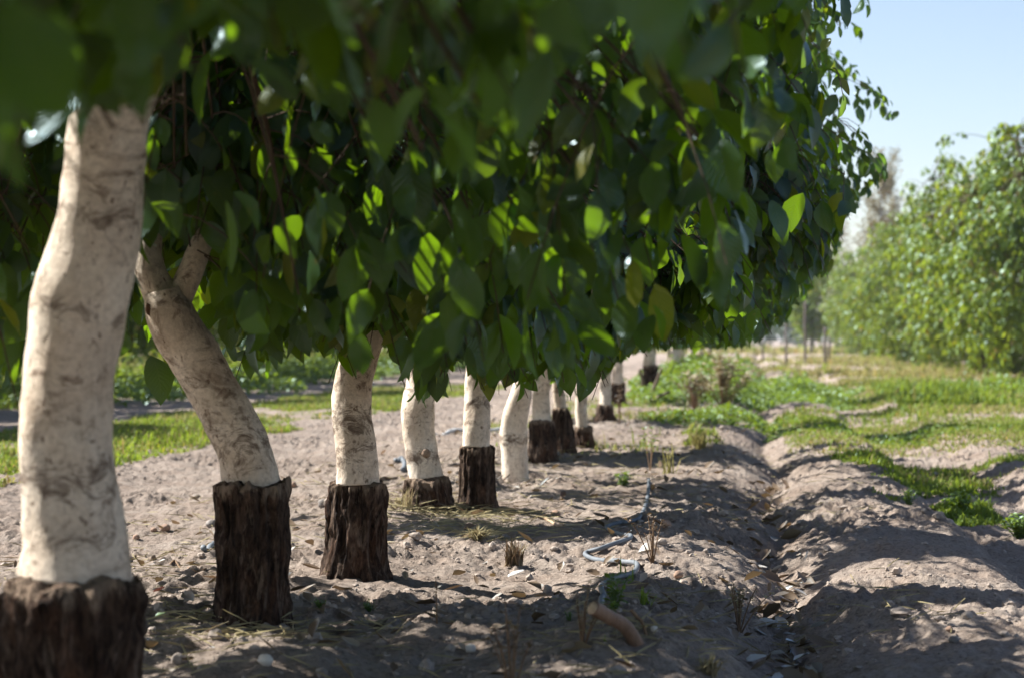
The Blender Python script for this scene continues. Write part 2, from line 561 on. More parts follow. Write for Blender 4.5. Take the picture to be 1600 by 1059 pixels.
M['peeled'] = mat_wood('peeled_branch', (0.15, 0.09, 0.06), (0.30, 0.19, 0.125), (30, 30, 6), 0.55)
M['cutwood'] = mat_wood('cut_wood', (0.42, 0.29, 0.18), (0.60, 0.46, 0.32), (60, 60, 60))
M['scar'] = mat_wood('pruning_scar', (0.06, 0.030, 0.018), (0.17, 0.085, 0.045), (60, 60, 60))
M['old_scar'] = mat_wood('old_scar', (0.15, 0.10, 0.07), (0.36, 0.27, 0.20), (45, 45, 45))
M['greypost'] = mat_wood('weathered_post', (0.10, 0.085, 0.08), (0.20, 0.17, 0.155), (10, 10, 3))
M['nut'] = mat_plain('green_husk', (0.075, 0.095, 0.035), 0.5, 0.3, 60)
M['brown_nut'] = mat_plain('brown_husk', (0.16, 0.06, 0.035), 0.6, 0.25, 60)
M['dry_stem'] = mat_wood('dry_stem', (0.12, 0.075, 0.045), (0.26, 0.17, 0.10), (50, 50, 12))
M['orange'] = mat_plain('orange_dead_leaf', (0.50, 0.13, 0.05), 0.6, 0.3, 60)


# ------------------------------------------------------------------ the ground: one sheet to the horizon
def axis(fine0, fine1, step, far0, far1, grow=1.12):
    mid = list(np.arange(fine0, fine1, step))
    a = []; s = step; x = fine0
    while x > far0:
        s *= grow; x -= s; a.append(max(x, far0))
    b = []; s = step; x = mid[-1]
    while x < far1:
        s *= grow; x += s; b.append(min(x, far1))
    return np.array(a[::-1] + mid + b)


def make_ground():
    xs = axis(-4.3, 2.3, 0.0075, -2500, 2500, 1.06)
    ys = [4.7]
    while ys[-1] < 60:
        ys.append(ys[-1] * 1.0031)
    b = []; s = 0.19; y = ys[-1]
    while y < 3000:
        s *= 1.08; y += s; b.append(y)
    a = []; s = 0.016; y = ys[0]
    while y > -900:
        s *= 1.09; y -= s; a.append(y)
    ys = np.array(a[::-1] + ys + b)
    X, Y = np.meshgrid(xs, ys)
    Z = gh(X, Y)
    nx, ny = len(xs), len(ys)
    i = (np.arange(ny - 1)[:, None] * nx + np.arange(nx - 1)[None, :]).reshape(-1)
    Q = np.stack([i, i + 1, i + 1 + nx, i + nx], -1)
    me = mesh_np('ground', np.stack([X, Y, Z], -1).reshape(-1, 3), Q)
    o = link('ground', me, M['soil'])
    tag(o, 'tan sandy orchard soil with a narrow furrow and rounded banks', 'ground', kind='structure')


make_ground()

# ------------------------------------------------------------------ leaves
T_HI = (np.array([0, .14, .34, .56, .77, .92, 1.0]), np.array([.06, .58, .95, .97, .68, .27, .01]))
T_LO = (np.array([0, .30, .65, 1.0]), np.array([.08, .86, .92, .03]))


def leaf_mesh(mb, B, A, Nn, L, Wd, tint, tmpl, fold=0.26, droop=0.30):
    """add N leaves: base B, axis A, upper-face normal Nn, length L, width Wd"""
    n = len(B)
    if n == 0:
        return
    v, w = tmpl
    k = len(v)
    Sd = np.cross(A, Nn)
    Sd /= np.linalg.norm(Sd, axis=1)[:, None] + 1e-9
    u = np.array([-1., 0, 1.])
    cur = rng.uniform(0.3, 1.5, n) * droop
    fo = rng.uniform(0.2, 1.6, n) * fold
    skew = rng.uniform(-0.10, 0.10, n)
    wave = rng.uniform(0, 6.28, n); wamp = rng.uniform(0, 0.07, n)
    V = v[None, :, None]; U = u[None, None, :]
    al = V * L[:, None, None] * (1 - 0.25 * cur[:, None, None] * V)
    si = U * w[None, :, None] * Wd[:, None, None] * 0.5 + skew[:, None, None] * L[:, None, None] * np.sin(V * 3.14159)
    up = np.abs(U) * w[None, :, None] * fo[:, None, None] * Wd[:, None, None] * 0.5 - cur[:, None, None] * V ** 2 * L[:, None, None] \
        + (np.abs(U) * wamp[:, None, None] * np.sin(V * 9 + U * 1.5 + wave[:, None, None])) * Wd[:, None, None]
    P = B[:, None, None, :] + al[..., None] * A[:, None, None, :] + si[..., None] * Sd[:, None, None, :] + up[..., None] * Nn[:, None, None, :]
    at = np.zeros((n, k, 3, 3))
    at[..., 0] = U; at[..., 1] = V; at[..., 2] = tint[:, None, None]
    r = np.arange(k - 1)
    q = np.concatenate([np.stack([r * 3, r * 3 + 1, r * 3 + 4, r * 3 + 3], -1), np.stack([r * 3 + 1, r * 3 + 2, r * 3 + 5, r * 3 + 4], -1)])
    Q = (np.arange(n)[:, None, None] * (k * 3) + q[None]).reshape(-1, 4)
    mb.add(P.reshape(-1, 3), Q, None, at.reshape(-1, 3))


def unit(v):
    return v / (np.linalg.norm(v, axis=-1, keepdims=True) + 1e-9)


def compound_leaves(tips, dirs, nleaf, Lm, keep=None, rach=(0.20, 0.36), pairs=2):
    """walnut-like compound leaves on shoot tips -> leaflet arrays and rachis curves"""
    n = len(tips)
    m = n * nleaf
    idx = np.repeat(np.arange(n), nleaf)
    az = rng.uniform(0, 2 * np.pi, m)
    h = np.stack([np.cos(az), np.sin(az), np.zeros(m)], -1)
    hd = dirs[idx].copy(); hd[:, 2] *= 0.3
    h = unit(h + 0.75 * unit(hd))
    s = tips[idx] - dirs[idx] * (rng.uniform(0, 0.30, m))[:, None]
    rl = rng.uniform(*rach, m)
    el = rng.uniform(-0.2, 0.7, m)
    dr = rng.uniform(0.5, 1.15, m)

    def pt(t):
        t = np.asarray(t)
        return s[:, None, :] + (rl[:, None] * t)[..., None] * (h * np.cos(el)[:, None] + UP * np.sin(el)[:, None])[:, None, :] - ((rl * dr)[:, None] * t ** 2)[..., None] * UP
    ts = np.array([0, .25, .5, .75, 1.0])[None, :].repeat(m, 0)
    curve = pt(ts)
    tang = lambda t: unit((h * np.cos(el)[:, None] + UP * np.sin(el)[:, None]) - (2 * dr * t)[:, None] * UP)
    side = np.stack([-h[:, 1], h[:, 0], np.zeros(m)], -1)
    Bs, As, Ns, Ls, Ri = [], [], [], [], []
    slots = [(1.0, 0, 1.12)]
    for k in range(pairs):
        t = 0.86 - 0.30 * k
        slots += [(t, 1, 0.98 - 0.12 * k), (t - 0.03, -1, 0.98 - 0.12 * k)]
    for t, sd, f in slots:
        tt = np.full(m, t)
        B = pt(tt[:, None])[:, 0]
        a = tang(tt) * (0.55 if sd else 0.5) + side * (sd * rng.uniform(0.45, 1.0, m))[:, None] - UP * rng.uniform(0.15, 1.15, m)[:, None] + rng.normal(0, 0.26, (m, 3))
        a = unit(a)
        nn = UP * 0.75 + h * 0.65 + rng.normal(0, 0.48, (m, 3)) + side * (sd * 0.25)
        nn = unit(nn - a * (nn * a).sum(1)[:, None])
        Bs.append(B + a * 0.006); As.append(a); Ns.append(nn)
        Ls.append(Lm * f * rng.uniform(0.6, 1.32, m)); Ri.append(np.arange(m))
    B = np.vstack(Bs); A = np.vstack(As); Nn = np.vstack(Ns); L = np.concatenate(Ls); ri = np.concatenate(Ri)
    return B, A, Nn, L, ri, curve


# where the photograph shows trunks, ground and sky instead of leaves of the near row (used to prune its shoots)
BX = np.array([-900, -60, 0, 55, 60, 100, 160, 235, 262, 300, 345, 400, 450, 520, 560, 590, 605, 640, 655, 700, 712, 738, 760, 785, 830, 850, 890, 925, 950, 1000, 1060, 1180, 1205, 1235, 1262, 1290, 1310, 1330])
BY = np.array([700, 690, 650, 640, 600, 560, 560, 600, 640, 610, 595, 610, 560, 560, 600, 545, 545, 590, 640, 630, 560, 580, 640, 600, 625, 590, 640, 620, 580, 552, 548, 545, 525, 505, 465, 435, 405, 330])
RY = np.array([-600, -60, 0, 40, 85, 110, 150, 175, 205, 250, 290, 335, 380, 420, 460, 490, 520, 560])
RX = np.array([1480, 1380, 1345, 1335, 1318, 1345, 1385, 1388, 1345, 1372, 1350, 1300, 1312, 1290, 1268, 1245, 1195, 1150])
NX = np.array([-900, 0, 40, 60, 150, 232, 250, 300, 400, 480, 560, 640, 760, 860, 960, 1080, 1150, 1200, 1240, 1500])
NY = np.array([360, 350, 330, 190, 230, 190, 110, 110, 120, 200, 190, 300, 290, 130, 110, 240, 200, 70, -40, -200])


def visible_ok(P):
    px, py, d = proj(P)
    ok = np.ones(len(P), bool)
    inf = (d > 0.3)
    ok &= ~(inf & (py > np.interp(px, BX, BY)))
    ok &= ~(inf & (px > np.interp(py, RY, RX) + (35 if d.size > 40 else 0) - 26 * np.clip(9 - d, 0, 6)) & (px < 2600))
    nearv = inf & (d < 3.9)
    ok &= ~(nearv & (py > np.interp(px, NX, NY)))
    ok &= ~((d < 4.3) & inf & (px > 66) & (px < 236) & (py > 205 + 0.12 * (px - 66)))
    ok &= ~((d < 6.6) & inf & (px > 205) & (px < 335) & (py > 392))
    ok &= ~((d < 8.2) & inf & (px > 566) & (px < 604) & (py > 520))
    ok &= ~(inf & (d < 2.3) & (px > 330) & (px < 2200) & (py > 40 + 60 * np.sin(px / 70.0)))
    ok &= ~(inf & (d < 1.3) & (np.abs(px - 800) < 1400) & (np.abs(py - 530) < 1100))
    return ok


SHX, SHY = -SUN_DIR[0] / SUN_DIR[2], -SUN_DIR[1] / SUN_DIR[2]


GAPS = ((7.75, .62), (10.0, .62), (13.3, 1.0), (16.6, .55), (18.9, .9), (22.6, .7), (25.5, 1.0), (29, 1.2), (33, 1.4), (38, 1.5), (43.5, 1.5), (50, 1.8), (57, 2), (66, 2))


def light_gap(P):
    """openings between the crowns: above 0 where the sun comes down to the ground between trees"""
    xg = P[:, 0] + SHX * P[:, 2]; yg = P[:, 1] + SHY * P[:, 2]
    yb = yg + .10 * xg + .55 * vn2(xg * .9, yg * .35, 43)
    g = np.full(len(P), -1.0)
    for c, hw in GAPS:
        g = np.maximum(g, 1 - np.abs(yb - c) / hw)
    g = np.where(xg > .15, np.maximum(g, 1 - np.abs(yb - 6.25) / .42), g)
    n = .16 * np.maximum(g, -.8) + .45 * vn2(xg * 1.1 + 3, yg * 1.3, 41) + .22 * vn2(xg * 2.6, yg * 3, 42) + .44 * vn2(xg * 5, yg * 5, 44) + .035
    n = np.maximum(n, .3 * sstep(-2.2, -2.9, xg) - .05)
    return np.where(yg < 5.1, .8 * vn2(xg * 2.6, yg * 3.0, 42) - .25, n)


SUN_RAYS = []


def sun_path(P, r=0.25):
    """True for points in the way of the sun that reaches the trunks under the crowns"""
    bad = np.zeros(len(P), bool)
    for (x, y, z0, z1) in SUN_RAYS:
        t = ((P[:, 0] - x) * SUN_DIR[0] + (P[:, 1] - y) * SUN_DIR[1]) / (SUN_DIR[0] ** 2 + SUN_DIR[1] ** 2)
        lat = np.abs((P[:, 0] - x) * SUN_DIR[1] - (P[:, 1] - y) * SUN_DIR[0]) / math.hypot(SUN_DIR[0], SUN_DIR[1])
        z = P[:, 2] - t * SUN_DIR[2]
        bad |= (t > .08) & (lat < r) & (z > z0) & (z < z1)
    return bad


CZ = np.array([0.85, 1.0, 1.25, 1.5, 1.8, 2.2, 2.7, 3.1, 3.5, 3.75])
CW = np.array([0.9, 1.25, 1.60, 1.88, 2.02, 2.15, 2.10, 1.75, 1.1, 0.3])


def crown_tips(cx, cy, n, gaps=True, wy=1.25, zt=3.75, wide=0.0, zb=0.92):
    out = []
    while len(out) < n:
        k = 600
        z = rng.uniform(zb, zt, k)
        w = np.interp(z * 3.75 / zt, CZ, CW) + wide
        dx = rng.uniform(-1, 1, k); dy = rng.uniform(-1, 1, k)
        q = dx ** 2 + dy ** 2
        P = np.stack([cx + dx * (w - 0.15), cy + dy * wy * (0.35 + 0.65 * w / 2.15), z], -1)
        lob = vn3(P[:, 0] * 1.7, P[:, 1] * 1.7, P[:, 2] * 2.1, 91) + .5 * vn3(P[:, 0] * 4, P[:, 1] * 4, P[:, 2] * 5, 92)
        keep = (q < 1.0 + .25 * lob) & (rng.uniform(0, 1, k) < 0.22 + 0.78 * q) & (rng.uniform(0, 1, k) < w / 2.15)
        keep &= rng.uniform(0, 1, k) < 1 - .62 * sstep(1.9, 2.5, z)
        keep &= rng.uniform(0, 1, k) < 1 - .60 * sstep(.0, -.35, dx) * (cy > 7)
        keep &= rng.uniform(0, 1, k) < .06 + .94 * sstep(-.16, .02, lob)
        if gaps:
            keep &= ~(rng.uniform(0, 1, k) < sstep(-.05, .02, light_gap(P)))
        keep &= ~sun_path(P)
        out += list(P[keep])
    return np.array(out[:n])


def bez(p0, p1, p2, n):
    t = np.linspace(0, 1, n)[:, None]
    return (1 - t) ** 2 * p0 + 2 * t * (1 - t) * p1 + t ** 2 * p2


def trunk_disp(seed, amp):
    def f(rr, i, th, pts):
        x = np.cos(th) * 1.4; y = np.sin(th) * 1.4
        z = pts[:, 2][:, None]
        return rr * (1 + amp * 1.5 * vn3(x, y, z * 5, seed) + amp * 0.9 * vn3(x * 2.2, y * 2.2, z * 14, seed + 1) + amp * 0.5 * vn3(x * 6, y * 6, z * 40, seed + 2))
    return f


def bark_disp(seed):
    def f(rr, i, th, pts):
        x = np.cos(th); y = np.sin(th)
        z = pts[:, 2][:, None]
        w = 0.45 * vn3(x * 1.5, y * 1.5, z * 7, seed + 5)
        a = 1.05 - 3.0 * np.abs(vn3(x * 4.2 + w, y * 4.2 + w, z * 5.5, seed))
        b = 1 - 2.4 * np.abs(vn3(x * 9 + w, y * 9, z * 15, seed + 1))
        c = vn3(x * 1.2, y * 1.2, z * 5, seed + 2)
        e = vn3(x * 14, y * 14, z * 45, seed + 3)
        return rr * (0.865 + 0.16 * a + 0.075 * b + 0.16 * c + 0.06 * e)
    return f


def orchard_tree(base, rings, bark, label, nshoot=120, nleaf=6, hi=True, seed=0, d=8.0, limb_n=4, gaps=True, zt=3.75, prune=True, wy=1.25, detail=1.0, wide=0.0, zb=0.92, starts=None, stains=(), leaf=.097):
    """base: ground point. rings: (pixel x, pixel y, width px) top to bottom at distance d. bark: rings of the dark foot or None"""
    root = empty('orchard_tree', base)
    tag(root, label, 'tree', 'trees of the near orchard row')
    o = np.asarray(base, float)
    # white trunk
    cen = np.array([pix(a, b, d) for a, b, c in rings][::-1]); rad = np.array([c for a, b, c in rings][::-1]) * d / FPX / 2
    # shift in depth so the trunk stands over its foot
    top = cen[-1]
    nr = max(12, int(70 * detail)); sides = max(10, int(40 * detail))
    pts = catmull(cen, nr); rr = catmull(rad[:, None].repeat(3, 1), nr)[:, 0]
    pts[:, 1] += 0.03 * vn2(pts[:, 2] * 3, seed, 3) * 2
    if bark is None:
        pts = np.vstack([pts[0] - [0, 0, 0.1], pts]); rr = np.concatenate([[rr[0] * 1.08], rr])
    sv = np.zeros(len(pts))
    for (sy, sh, sa) in stains:
        zs = CAM_H + d * (HOR - sy) / FPX; hs = sh * d / FPX
        sv = np.maximum(sv, sa * np.exp(-((pts[:, 2] - zs) / hs) ** 2))
    sv = np.concatenate([np.repeat(sv, sides), [0, 0]])
    mb = MB(); mb.tube(pts, rr, sides, True, np.stack([sv, sv, sv], -1), trunk_disp(seed * 7 + 3, 0.10))
    tr = mb.build('trunk', M['white'], root, origin=o, attr=True)
    if bark is not None:
        bc = np.array([pix(a, b, d) for a, b, c in bark][::-1]); br = np.array([c for a, b, c in bark][::-1]) * d / FPX / 2
        bc = np.vstack([[bc[0][0], bc[0][1], o[2] - 0.10], bc]); br = np.concatenate([[br[0] * 1.12], br])
        nb = max(14, int(80 * detail)); sb = max(16, int(110 * detail))
        bp = catmull(bc, nb); brr = catmull(br[:, None].repeat(3, 1), nb)[:, 0]
        tz = bp[-1][2]
        brr = brr * (1 + 0.03 * np.exp(-((bp[:, 2] - (tz - 0.03)) / 0.03) ** 2)) * (1 + 0.16 * np.exp(-np.maximum(bp[:, 2] - o[2], 0) / 0.035))
        # inward lip at the graft line, where the white trunk rises out of it
        bp = np.vstack([bp, bp[-1] + [0, 0, 0.006], bp[-1] + [0, 0, 0.010]]); brr = np.concatenate([brr, [brr[-1] * 0.86, brr[-1] * 0.62]])
        fr_ = np.clip((bp[:, 2] - tz) / .16 + 1, 0, 1)
        fr_ = np.concatenate([np.repeat(fr_, sb), [0, 1]])
        at_ = np.stack([fr_, fr_, fr_], -1)
        mb = MB(); mb.tube(bp, brr, sb, True, at_, bark_disp(seed * 11 + 5), lambda th, q: (.024 * vn3(np.cos(th) * 1.6, np.sin(th) * 1.6, 0 * th, seed + 60) + .018 * vn3(np.cos(th) * 6, np.sin(th) * 6, 0 * th, seed + 61)) * sstep(tz - .10, tz, q[:, 2])[:, None] - .012 * sstep(tz - .10, tz, q[:, 2])[:, None])
        mb.build('rootstock', M['bark'], root, origin=o, attr=True)
    # limbs
    cx, cy = o[0], o[1]
    limbs = []
    tdir = unit(pts[-1] - pts[-6])
    for k in range(limb_n):
        az = 2 * math.pi * (k + 0.35 * random.random()) / limb_n + seed
        hx, hy = math.cos(az), math.sin(az)
        ln = random.uniform(0.9, 1.35)
        end = np.array([cx + hx * 1.25 * ln, cy + hy * 0.85 * ln, random.uniform(2.4, 3.2) * zt / 3.75])
        st = pts[-1] - tdir * 0.05
        ctl = pts[-1] + tdir * 0.45 + np.array([hx, hy, 0]) * 0.28 * ln
        if starts is not None:
            st = starts[k % len(starts)]
            ctl = st + np.array([hx * .2, hy * .2, .4])
        L = bez(st, ctl, end, 14)
        L += 0.05 * np.stack([vn2(L[:, 2] * 2.5, seed + k, 6), vn2(L[:, 2] * 2.5, seed + k, 7), 0 * L[:, 0]], -1)
        lr = np.linspace(rr[-1] * random.uniform(0.55, 0.72) * (1 if starts is None else .72), 0.011, 14)
        mb = MB(); mb.tube(L, lr, 10 if hi else 6, True, None, trunk_disp(seed + k, 0.06))
        mb.build('limb', M['limb'], root, origin=o)
        limbs.append(L)
    LP = np.vstack(limbs)
    tips = crown_tips(cx, cy, nshoot, gaps, wy, zt, wide, zb)
    if prune:
        qx, qy, qd = proj(tips)
        tips = tips[~((qd > .3) & (qx > np.interp(qy, RY, RX) - 22 + rng.normal(0, 30, len(tips))) & (qx < 2600))]
    mb = MB(); dirs = []; shoots = []; drawn = []
    for t in tips:
        q = LP + np.array([0, 0, 0.35])
        k = int(np.argmin(np.linalg.norm(q - t, axis=1) + 0.25 * np.maximum(LP[:, 2] - t[2], 0)))
        p0 = LP[k]
        out = t - p0
        ctl = p0 + out * 0.55 + np.array([0, 0, 0.28 + 0.15 * np.linalg.norm(out)])
        c = bez(p0, ctl, t, 6)
        dirs.append(unit(c[-1] - c[-2]))
        shoots.append(c)
        if prune:
            okc = visible_ok(c[2:])
            if not okc.all():
                continue
        drawn.append(len(shoots) - 1)
    dirs = np.array(dirs)
    B, A, Nn, L, ri, curve = compound_leaves(tips, dirs, nleaf, leaf)
    ok = np.ones(len(B), bool)
    if prune:
        ok = visible_ok(B + A * (L * 0.5)[:, None]) & visible_ok(B + A * L[:, None]) & visible_ok(B)
    ok &= (B[:, 2] - 0.1 > gh(B[:, 0], B[:, 1])) & (B[:, 2] > 0.4)
    ok &= ~sun_path(B + A * (L * 0.5)[:, None], .19) & ~sun_path(B + A * L[:, None], .15)
    if gaps:
        ok &= ~(rng.uniform(0, 1, len(B)) < .95 * sstep(-.04, .03, light_gap(B + A * (L * 0.5)[:, None])))
    if prune:
        qx, qy, qd = proj(B)
        ok &= ~((qd < 4.6) & (qy > -60) & (rng.uniform(0, 1, len(B)) > .10 + .5 * sstep(3.6, 4.6, qd)))
        ok &= ~((qd < 6) & (qy > -60) & (rng.uniform(0, 1, len(B)) > .85))
    cnt = np.bincount(ri[ok], minlength=len(curve))
    # only shoots that still carry leaves are built
    load = np.bincount(ri[ok] // nleaf, minlength=len(tips))
    for k in drawn:
        if detail > 0.3 and load[k] >= 8 and not sun_path(shoots[k], .07)[1:].any():
            mb.tube(shoots[k], np.linspace(0.0058, 0.0024, 6), 5 if hi else 3, False)
    if hi:
        for k in np.nonzero(cnt >= 3)[0]:
            mb.tube(curve[k], np.linspace(0.0026, 0.0016, 5), 3, False)
    if mb.n:
        mb.build('twigs', M['twig'], root, origin=o)
    ls = MB()
    n = int(ok.sum())
    leaf_mesh(ls, B[ok], A[ok], Nn[ok], L[ok], L[ok] * rng.uniform(0.44, 0.60, n), rng.uniform(0, 1, n), T_HI if hi else T_LO)
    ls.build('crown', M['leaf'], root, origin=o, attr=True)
    return root, o, tr


ICO_V = None


def ico():
    t = (1 + 5 ** .5) / 2
    v = np.array([[-1, t, 0], [1, t, 0], [-1, -t, 0], [1, -t, 0], [0, -1, t], [0, 1, t], [0, -1, -t], [0, 1, -t], [t, 0, -1], [t, 0, 1], [-t, 0, -1], [-t, 0, 1]], float)
    v /= np.linalg.norm(v[0])
    f = np.array([[0, 11, 5], [0, 5, 1], [0, 1, 7], [0, 7, 10], [0, 10, 11], [1, 5, 9], [5, 11, 4], [11, 10, 2], [10, 7, 6], [7, 1, 8], [3, 9, 4], [3, 4, 2], [3, 2, 6], [3, 6, 8], [3, 8, 9], [4, 9, 5], [2, 4, 11], [6, 2, 10], [8, 6, 7], [9, 8, 1]])
    return v, f


def subdiv(v, f):
    v = list(map(tuple, v)); cache = {}; out = []

    def mid(a, b):
        k = (min(a, b), max(a, b))
        if k not in cache:
            m = (np.array(v[a]) + np.array(v[b])); m /= np.linalg.norm(m); cache[k] = len(v); v.append(tuple(m))
        return cache[k]
    for a, b, c in f:
        x, y, z = mid(a, b), mid(b, c), mid(c, a)
        out += [[a, x, z], [b, y, x], [c, z, y], [x, y, z]]
    return np.array(v), np.array(out)


IV, IF = ico(); IV1, IF1 = subdiv(IV, IF); IV2, IF2 = subdiv(IV1, IF1); IV3, IF3 = subdiv(IV2, IF2)


# trunk outlines measured on the photograph, top to bottom: (centre x, y, width)
TREES = [
    dict(foot=(108, 1195), d=4.2, rings=[(262, -60, 92), (222, 60, 108), (186, 140, 118), (166, 210, 126), (157, 300, 128), (137, 400, 137), (118, 480, 150), (103, 600, 140), (99, 700, 142), (106, 780, 150), (114, 850, 160), (112, 905, 178)],
         bark=[(113, 900, 196), (114, 935, 216), (109, 1060, 214), (108, 1195, 226)],
         label='blurred nearest tree with thick pale trunk at left edge', n=560),
    dict(foot=(394, 978), d=0, rings=[(258, 455, 62), (266, 485, 76), (282, 521, 79), (303, 552, 79), (335, 608, 78), (374, 680, 85), (385, 712, 84), (391, 755, 92)],
         bark=[(391, 752, 112), (393, 775, 114), (395, 880, 110), (394, 978, 112)],
         label='tree with forked white trunk leaning left above tall dark bark foot', n=560),
    dict(foot=(555, 895), d=0, rings=[(606, 430, 40), (586, 500, 46), (564, 561, 55), (553, 605, 61), (552, 650, 63), (558, 699, 64), (560, 755, 66)],
         bark=[(559, 752, 90), (559, 775, 93), (556, 830, 92), (555, 895, 96)],
         label='tree with speckled pale trunk on broad dark bark, right of the leaning forked one', n=560),
    dict(foot=(668, 795), d=0, rings=[(662, 470, 24), (647, 545, 26), (653, 590, 38), (653, 621, 47), (652, 651, 51), (657, 700, 51), (665, 748, 54)],
         bark=[(667, 744, 66), (668, 768, 72), (668, 795, 76)],
         label='tree with curved bright white trunk and very short bark foot', n=530),
    dict(foot=(746, 794), d=0, rings=[(756, 450, 22), (751, 515, 24), (744, 560, 30), (743, 590, 34), (745, 636, 40), (745, 698, 42)],
         bark=[(745, 695, 52), (745, 730, 53), (746, 794, 55)],
         label='tree with slim straight trunk on a tall striped dark bark foot', n=530),
    dict(foot=(806, 753), d=0, rings=[(836, 500, 24), (828, 555, 28), (820, 590, 30), (813, 622, 36), (804, 660, 41), (803, 684, 44), (804, 710, 41), (806, 753, 42)],
         bark=None, label='tree whose trunk is white right down to the soil, without dark foot', n=530),
    dict(foot=(847, 719), d=0, rings=[(866, 540, 20), (855, 585, 23), (846, 615, 26), (847, 660, 30)],
         bark=[(846, 657, 38), (847, 690, 41), (847, 719, 44)],
         label='tree with dark bark foot just behind the all white trunk', n=530),
    dict(foot=(882, 705), d=0, rings=[(866, 560, 15), (870, 593, 17), (875, 640, 20)],
         bark=[(876, 637, 26), (880, 670, 31), (882, 705, 34)],
         label='tree with rough brown bark foot tilting left, half behind another trunk', n=480),
    dict(foot=(912, 696), d=0, rings=[(918, 545, 15), (913, 593, 18), (908, 630, 18), (910, 668, 20)],
         bark=[(912, 665, 27), (912, 680, 29), (912, 696, 32)],
         label='tree with brownish trunk and low blackish foot beside the tilted bark', n=480),
    dict(foot=(945, 655), d=0, rings=[(946, 540, 13), (946, 565, 14), (946, 600, 17), (946, 636, 20)],
         bark=[(946, 632, 25), (945, 645, 27), (945, 655, 30)],
         label='tree with grey white trunk behind the tall orange dry stalk', n=420),
    dict(foot=(966, 634), d=0, rings=[(966, 540, 14), (965, 575, 17), (966, 600, 19)],
         bark=[(966, 597, 22), (966, 615, 23), (966, 634, 24)],
         label='tree with black bark foot right behind the dry orange stalk', n=420),
    dict(foot=(1014, 612), d=0, rings=[(1020, 530, 7), (1018, 560, 8), (1014, 590, 10), (1012, 612, 13)],
         bark=None, label='thin stemmed tree rising from cut branches near the weedy mound', n=300),
    dict(foot=(1050, 597), d=0, rings=[(1050, 530, 12), (1050, 560, 17), (1051, 582, 19)],
         bark=[(1051, 578, 21), (1050, 588, 22), (1050, 597, 23)],
         label='last clear trunk of the row, pale above dark, by green weeds', n=280),
]

hero = []
# the tree whose trunk is out of frame; its leaves hang into the top of the picture
b0 = np.array([-1.5, 1.65, float(gh(-1.5, 1.65))])
pp = lambda x, y, z: proj(np.array([[x, y, z]]))
root0 = None


def foreground_tree():
    o = b0
    root = empty('orchard_tree', o)
    tag(root, 'foreground tree whose dark blurred leaves hang across the top of the view', 'tree', 'trees of the near orchard row')
    P = np.array([[0, 0, -.1], [0.02, 0.02, .4], [-.04, .02, .8], [-.02, -.03, 1.25]]) + o
    pts = catmull(P, 50)
    mb = MB(); mb.tube(pts[16:], np.linspace(.11, .085, 34), 32, True, None, trunk_disp(91, .1)); mb.build('trunk', M['white'], root, origin=o)
    mb = MB(); mb.tube(pts[:18], np.linspace(.145, .125, 18), 60, True, None, bark_disp(92)); mb.build('rootstock', M['bark'], root, origin=o)
    limbs = []
    for k in range(4):
        az = k * 1.57 + 0.5
        end = o + np.array([math.cos(az) * 1.3, math.sin(az) * 1.0, 2.8])
        L = bez(pts[-1], pts[-1] + np.array([math.cos(az) * .4, math.sin(az) * .4, .6]), end, 14)
        mb = MB(); mb.tube(L, np.linspace(.055, .011, 14), 10); mb.build('limb', M['limb'], root, origin=o); limbs.append(L)
    LP = np.vstack(limbs)
    tips = crown_tips(o[0], o[1], 330, True, 1.45)
    tips = tips[(tips[:, 1] > .7) & (tips[:, 2] < 2.3)]
    # low sprays over the path and ahead of the camera, the big blurred leaves of the picture's top edge
    ex = np.stack([rng.uniform(-1.0, 0.25, 60), rng.uniform(1.9, 3.5, 60), rng.uniform(1.08, 1.7, 60)], -1)
    tips = np.vstack([tips, ex])
    mb = MB(); dirs = []
    for t in tips:
        k = int(np.argmin(np.linalg.norm(LP + [0, 0, .3] - t, axis=1)))
        out = t - LP[k]
        c = bez(LP[k], LP[k] + out * .55 + np.array([0, 0, .28 + .15 * np.linalg.norm(out)]), t, 6)
        dirs.append(unit(c[-1] - c[-2]))
        if visible_ok(c[2:]).all():
            mb.tube(c, np.linspace(.010, .0032, 6), 5, False)
    B, A, Nn, L, ri, curve = compound_leaves(tips, np.array(dirs), 6, 0.097)
    ok = visible_ok(B + A * (L * .5)[:, None]) & visible_ok(B + A * L[:, None]) & visible_ok(B) & (B[:, 2] > .6)
    ok &= ~(rng.uniform(0, 1, len(B)) < .95 * sstep(-.04, .03, light_gap(B + A * (L * 0.5)[:, None]))) & ~sun_path(B, .2)
    cnt = np.bincount(ri[ok], minlength=len(curve))
    for k in np.nonzero(cnt >= 3)[0]:
        mb.tube(curve[k], np.linspace(.0026, .0016, 5), 3, False)
    mb.build('twigs', M['twig'], root, origin=o)
    ls = MB(); n = int(ok.sum())
    leaf_mesh(ls, B[ok], A[ok], Nn[ok], L[ok], L[ok] * rng.uniform(.46, .60, n), rng.uniform(0, 1, n), T_HI)
    ls.build('crown', M['leaf'], root, origin=o, attr=True)


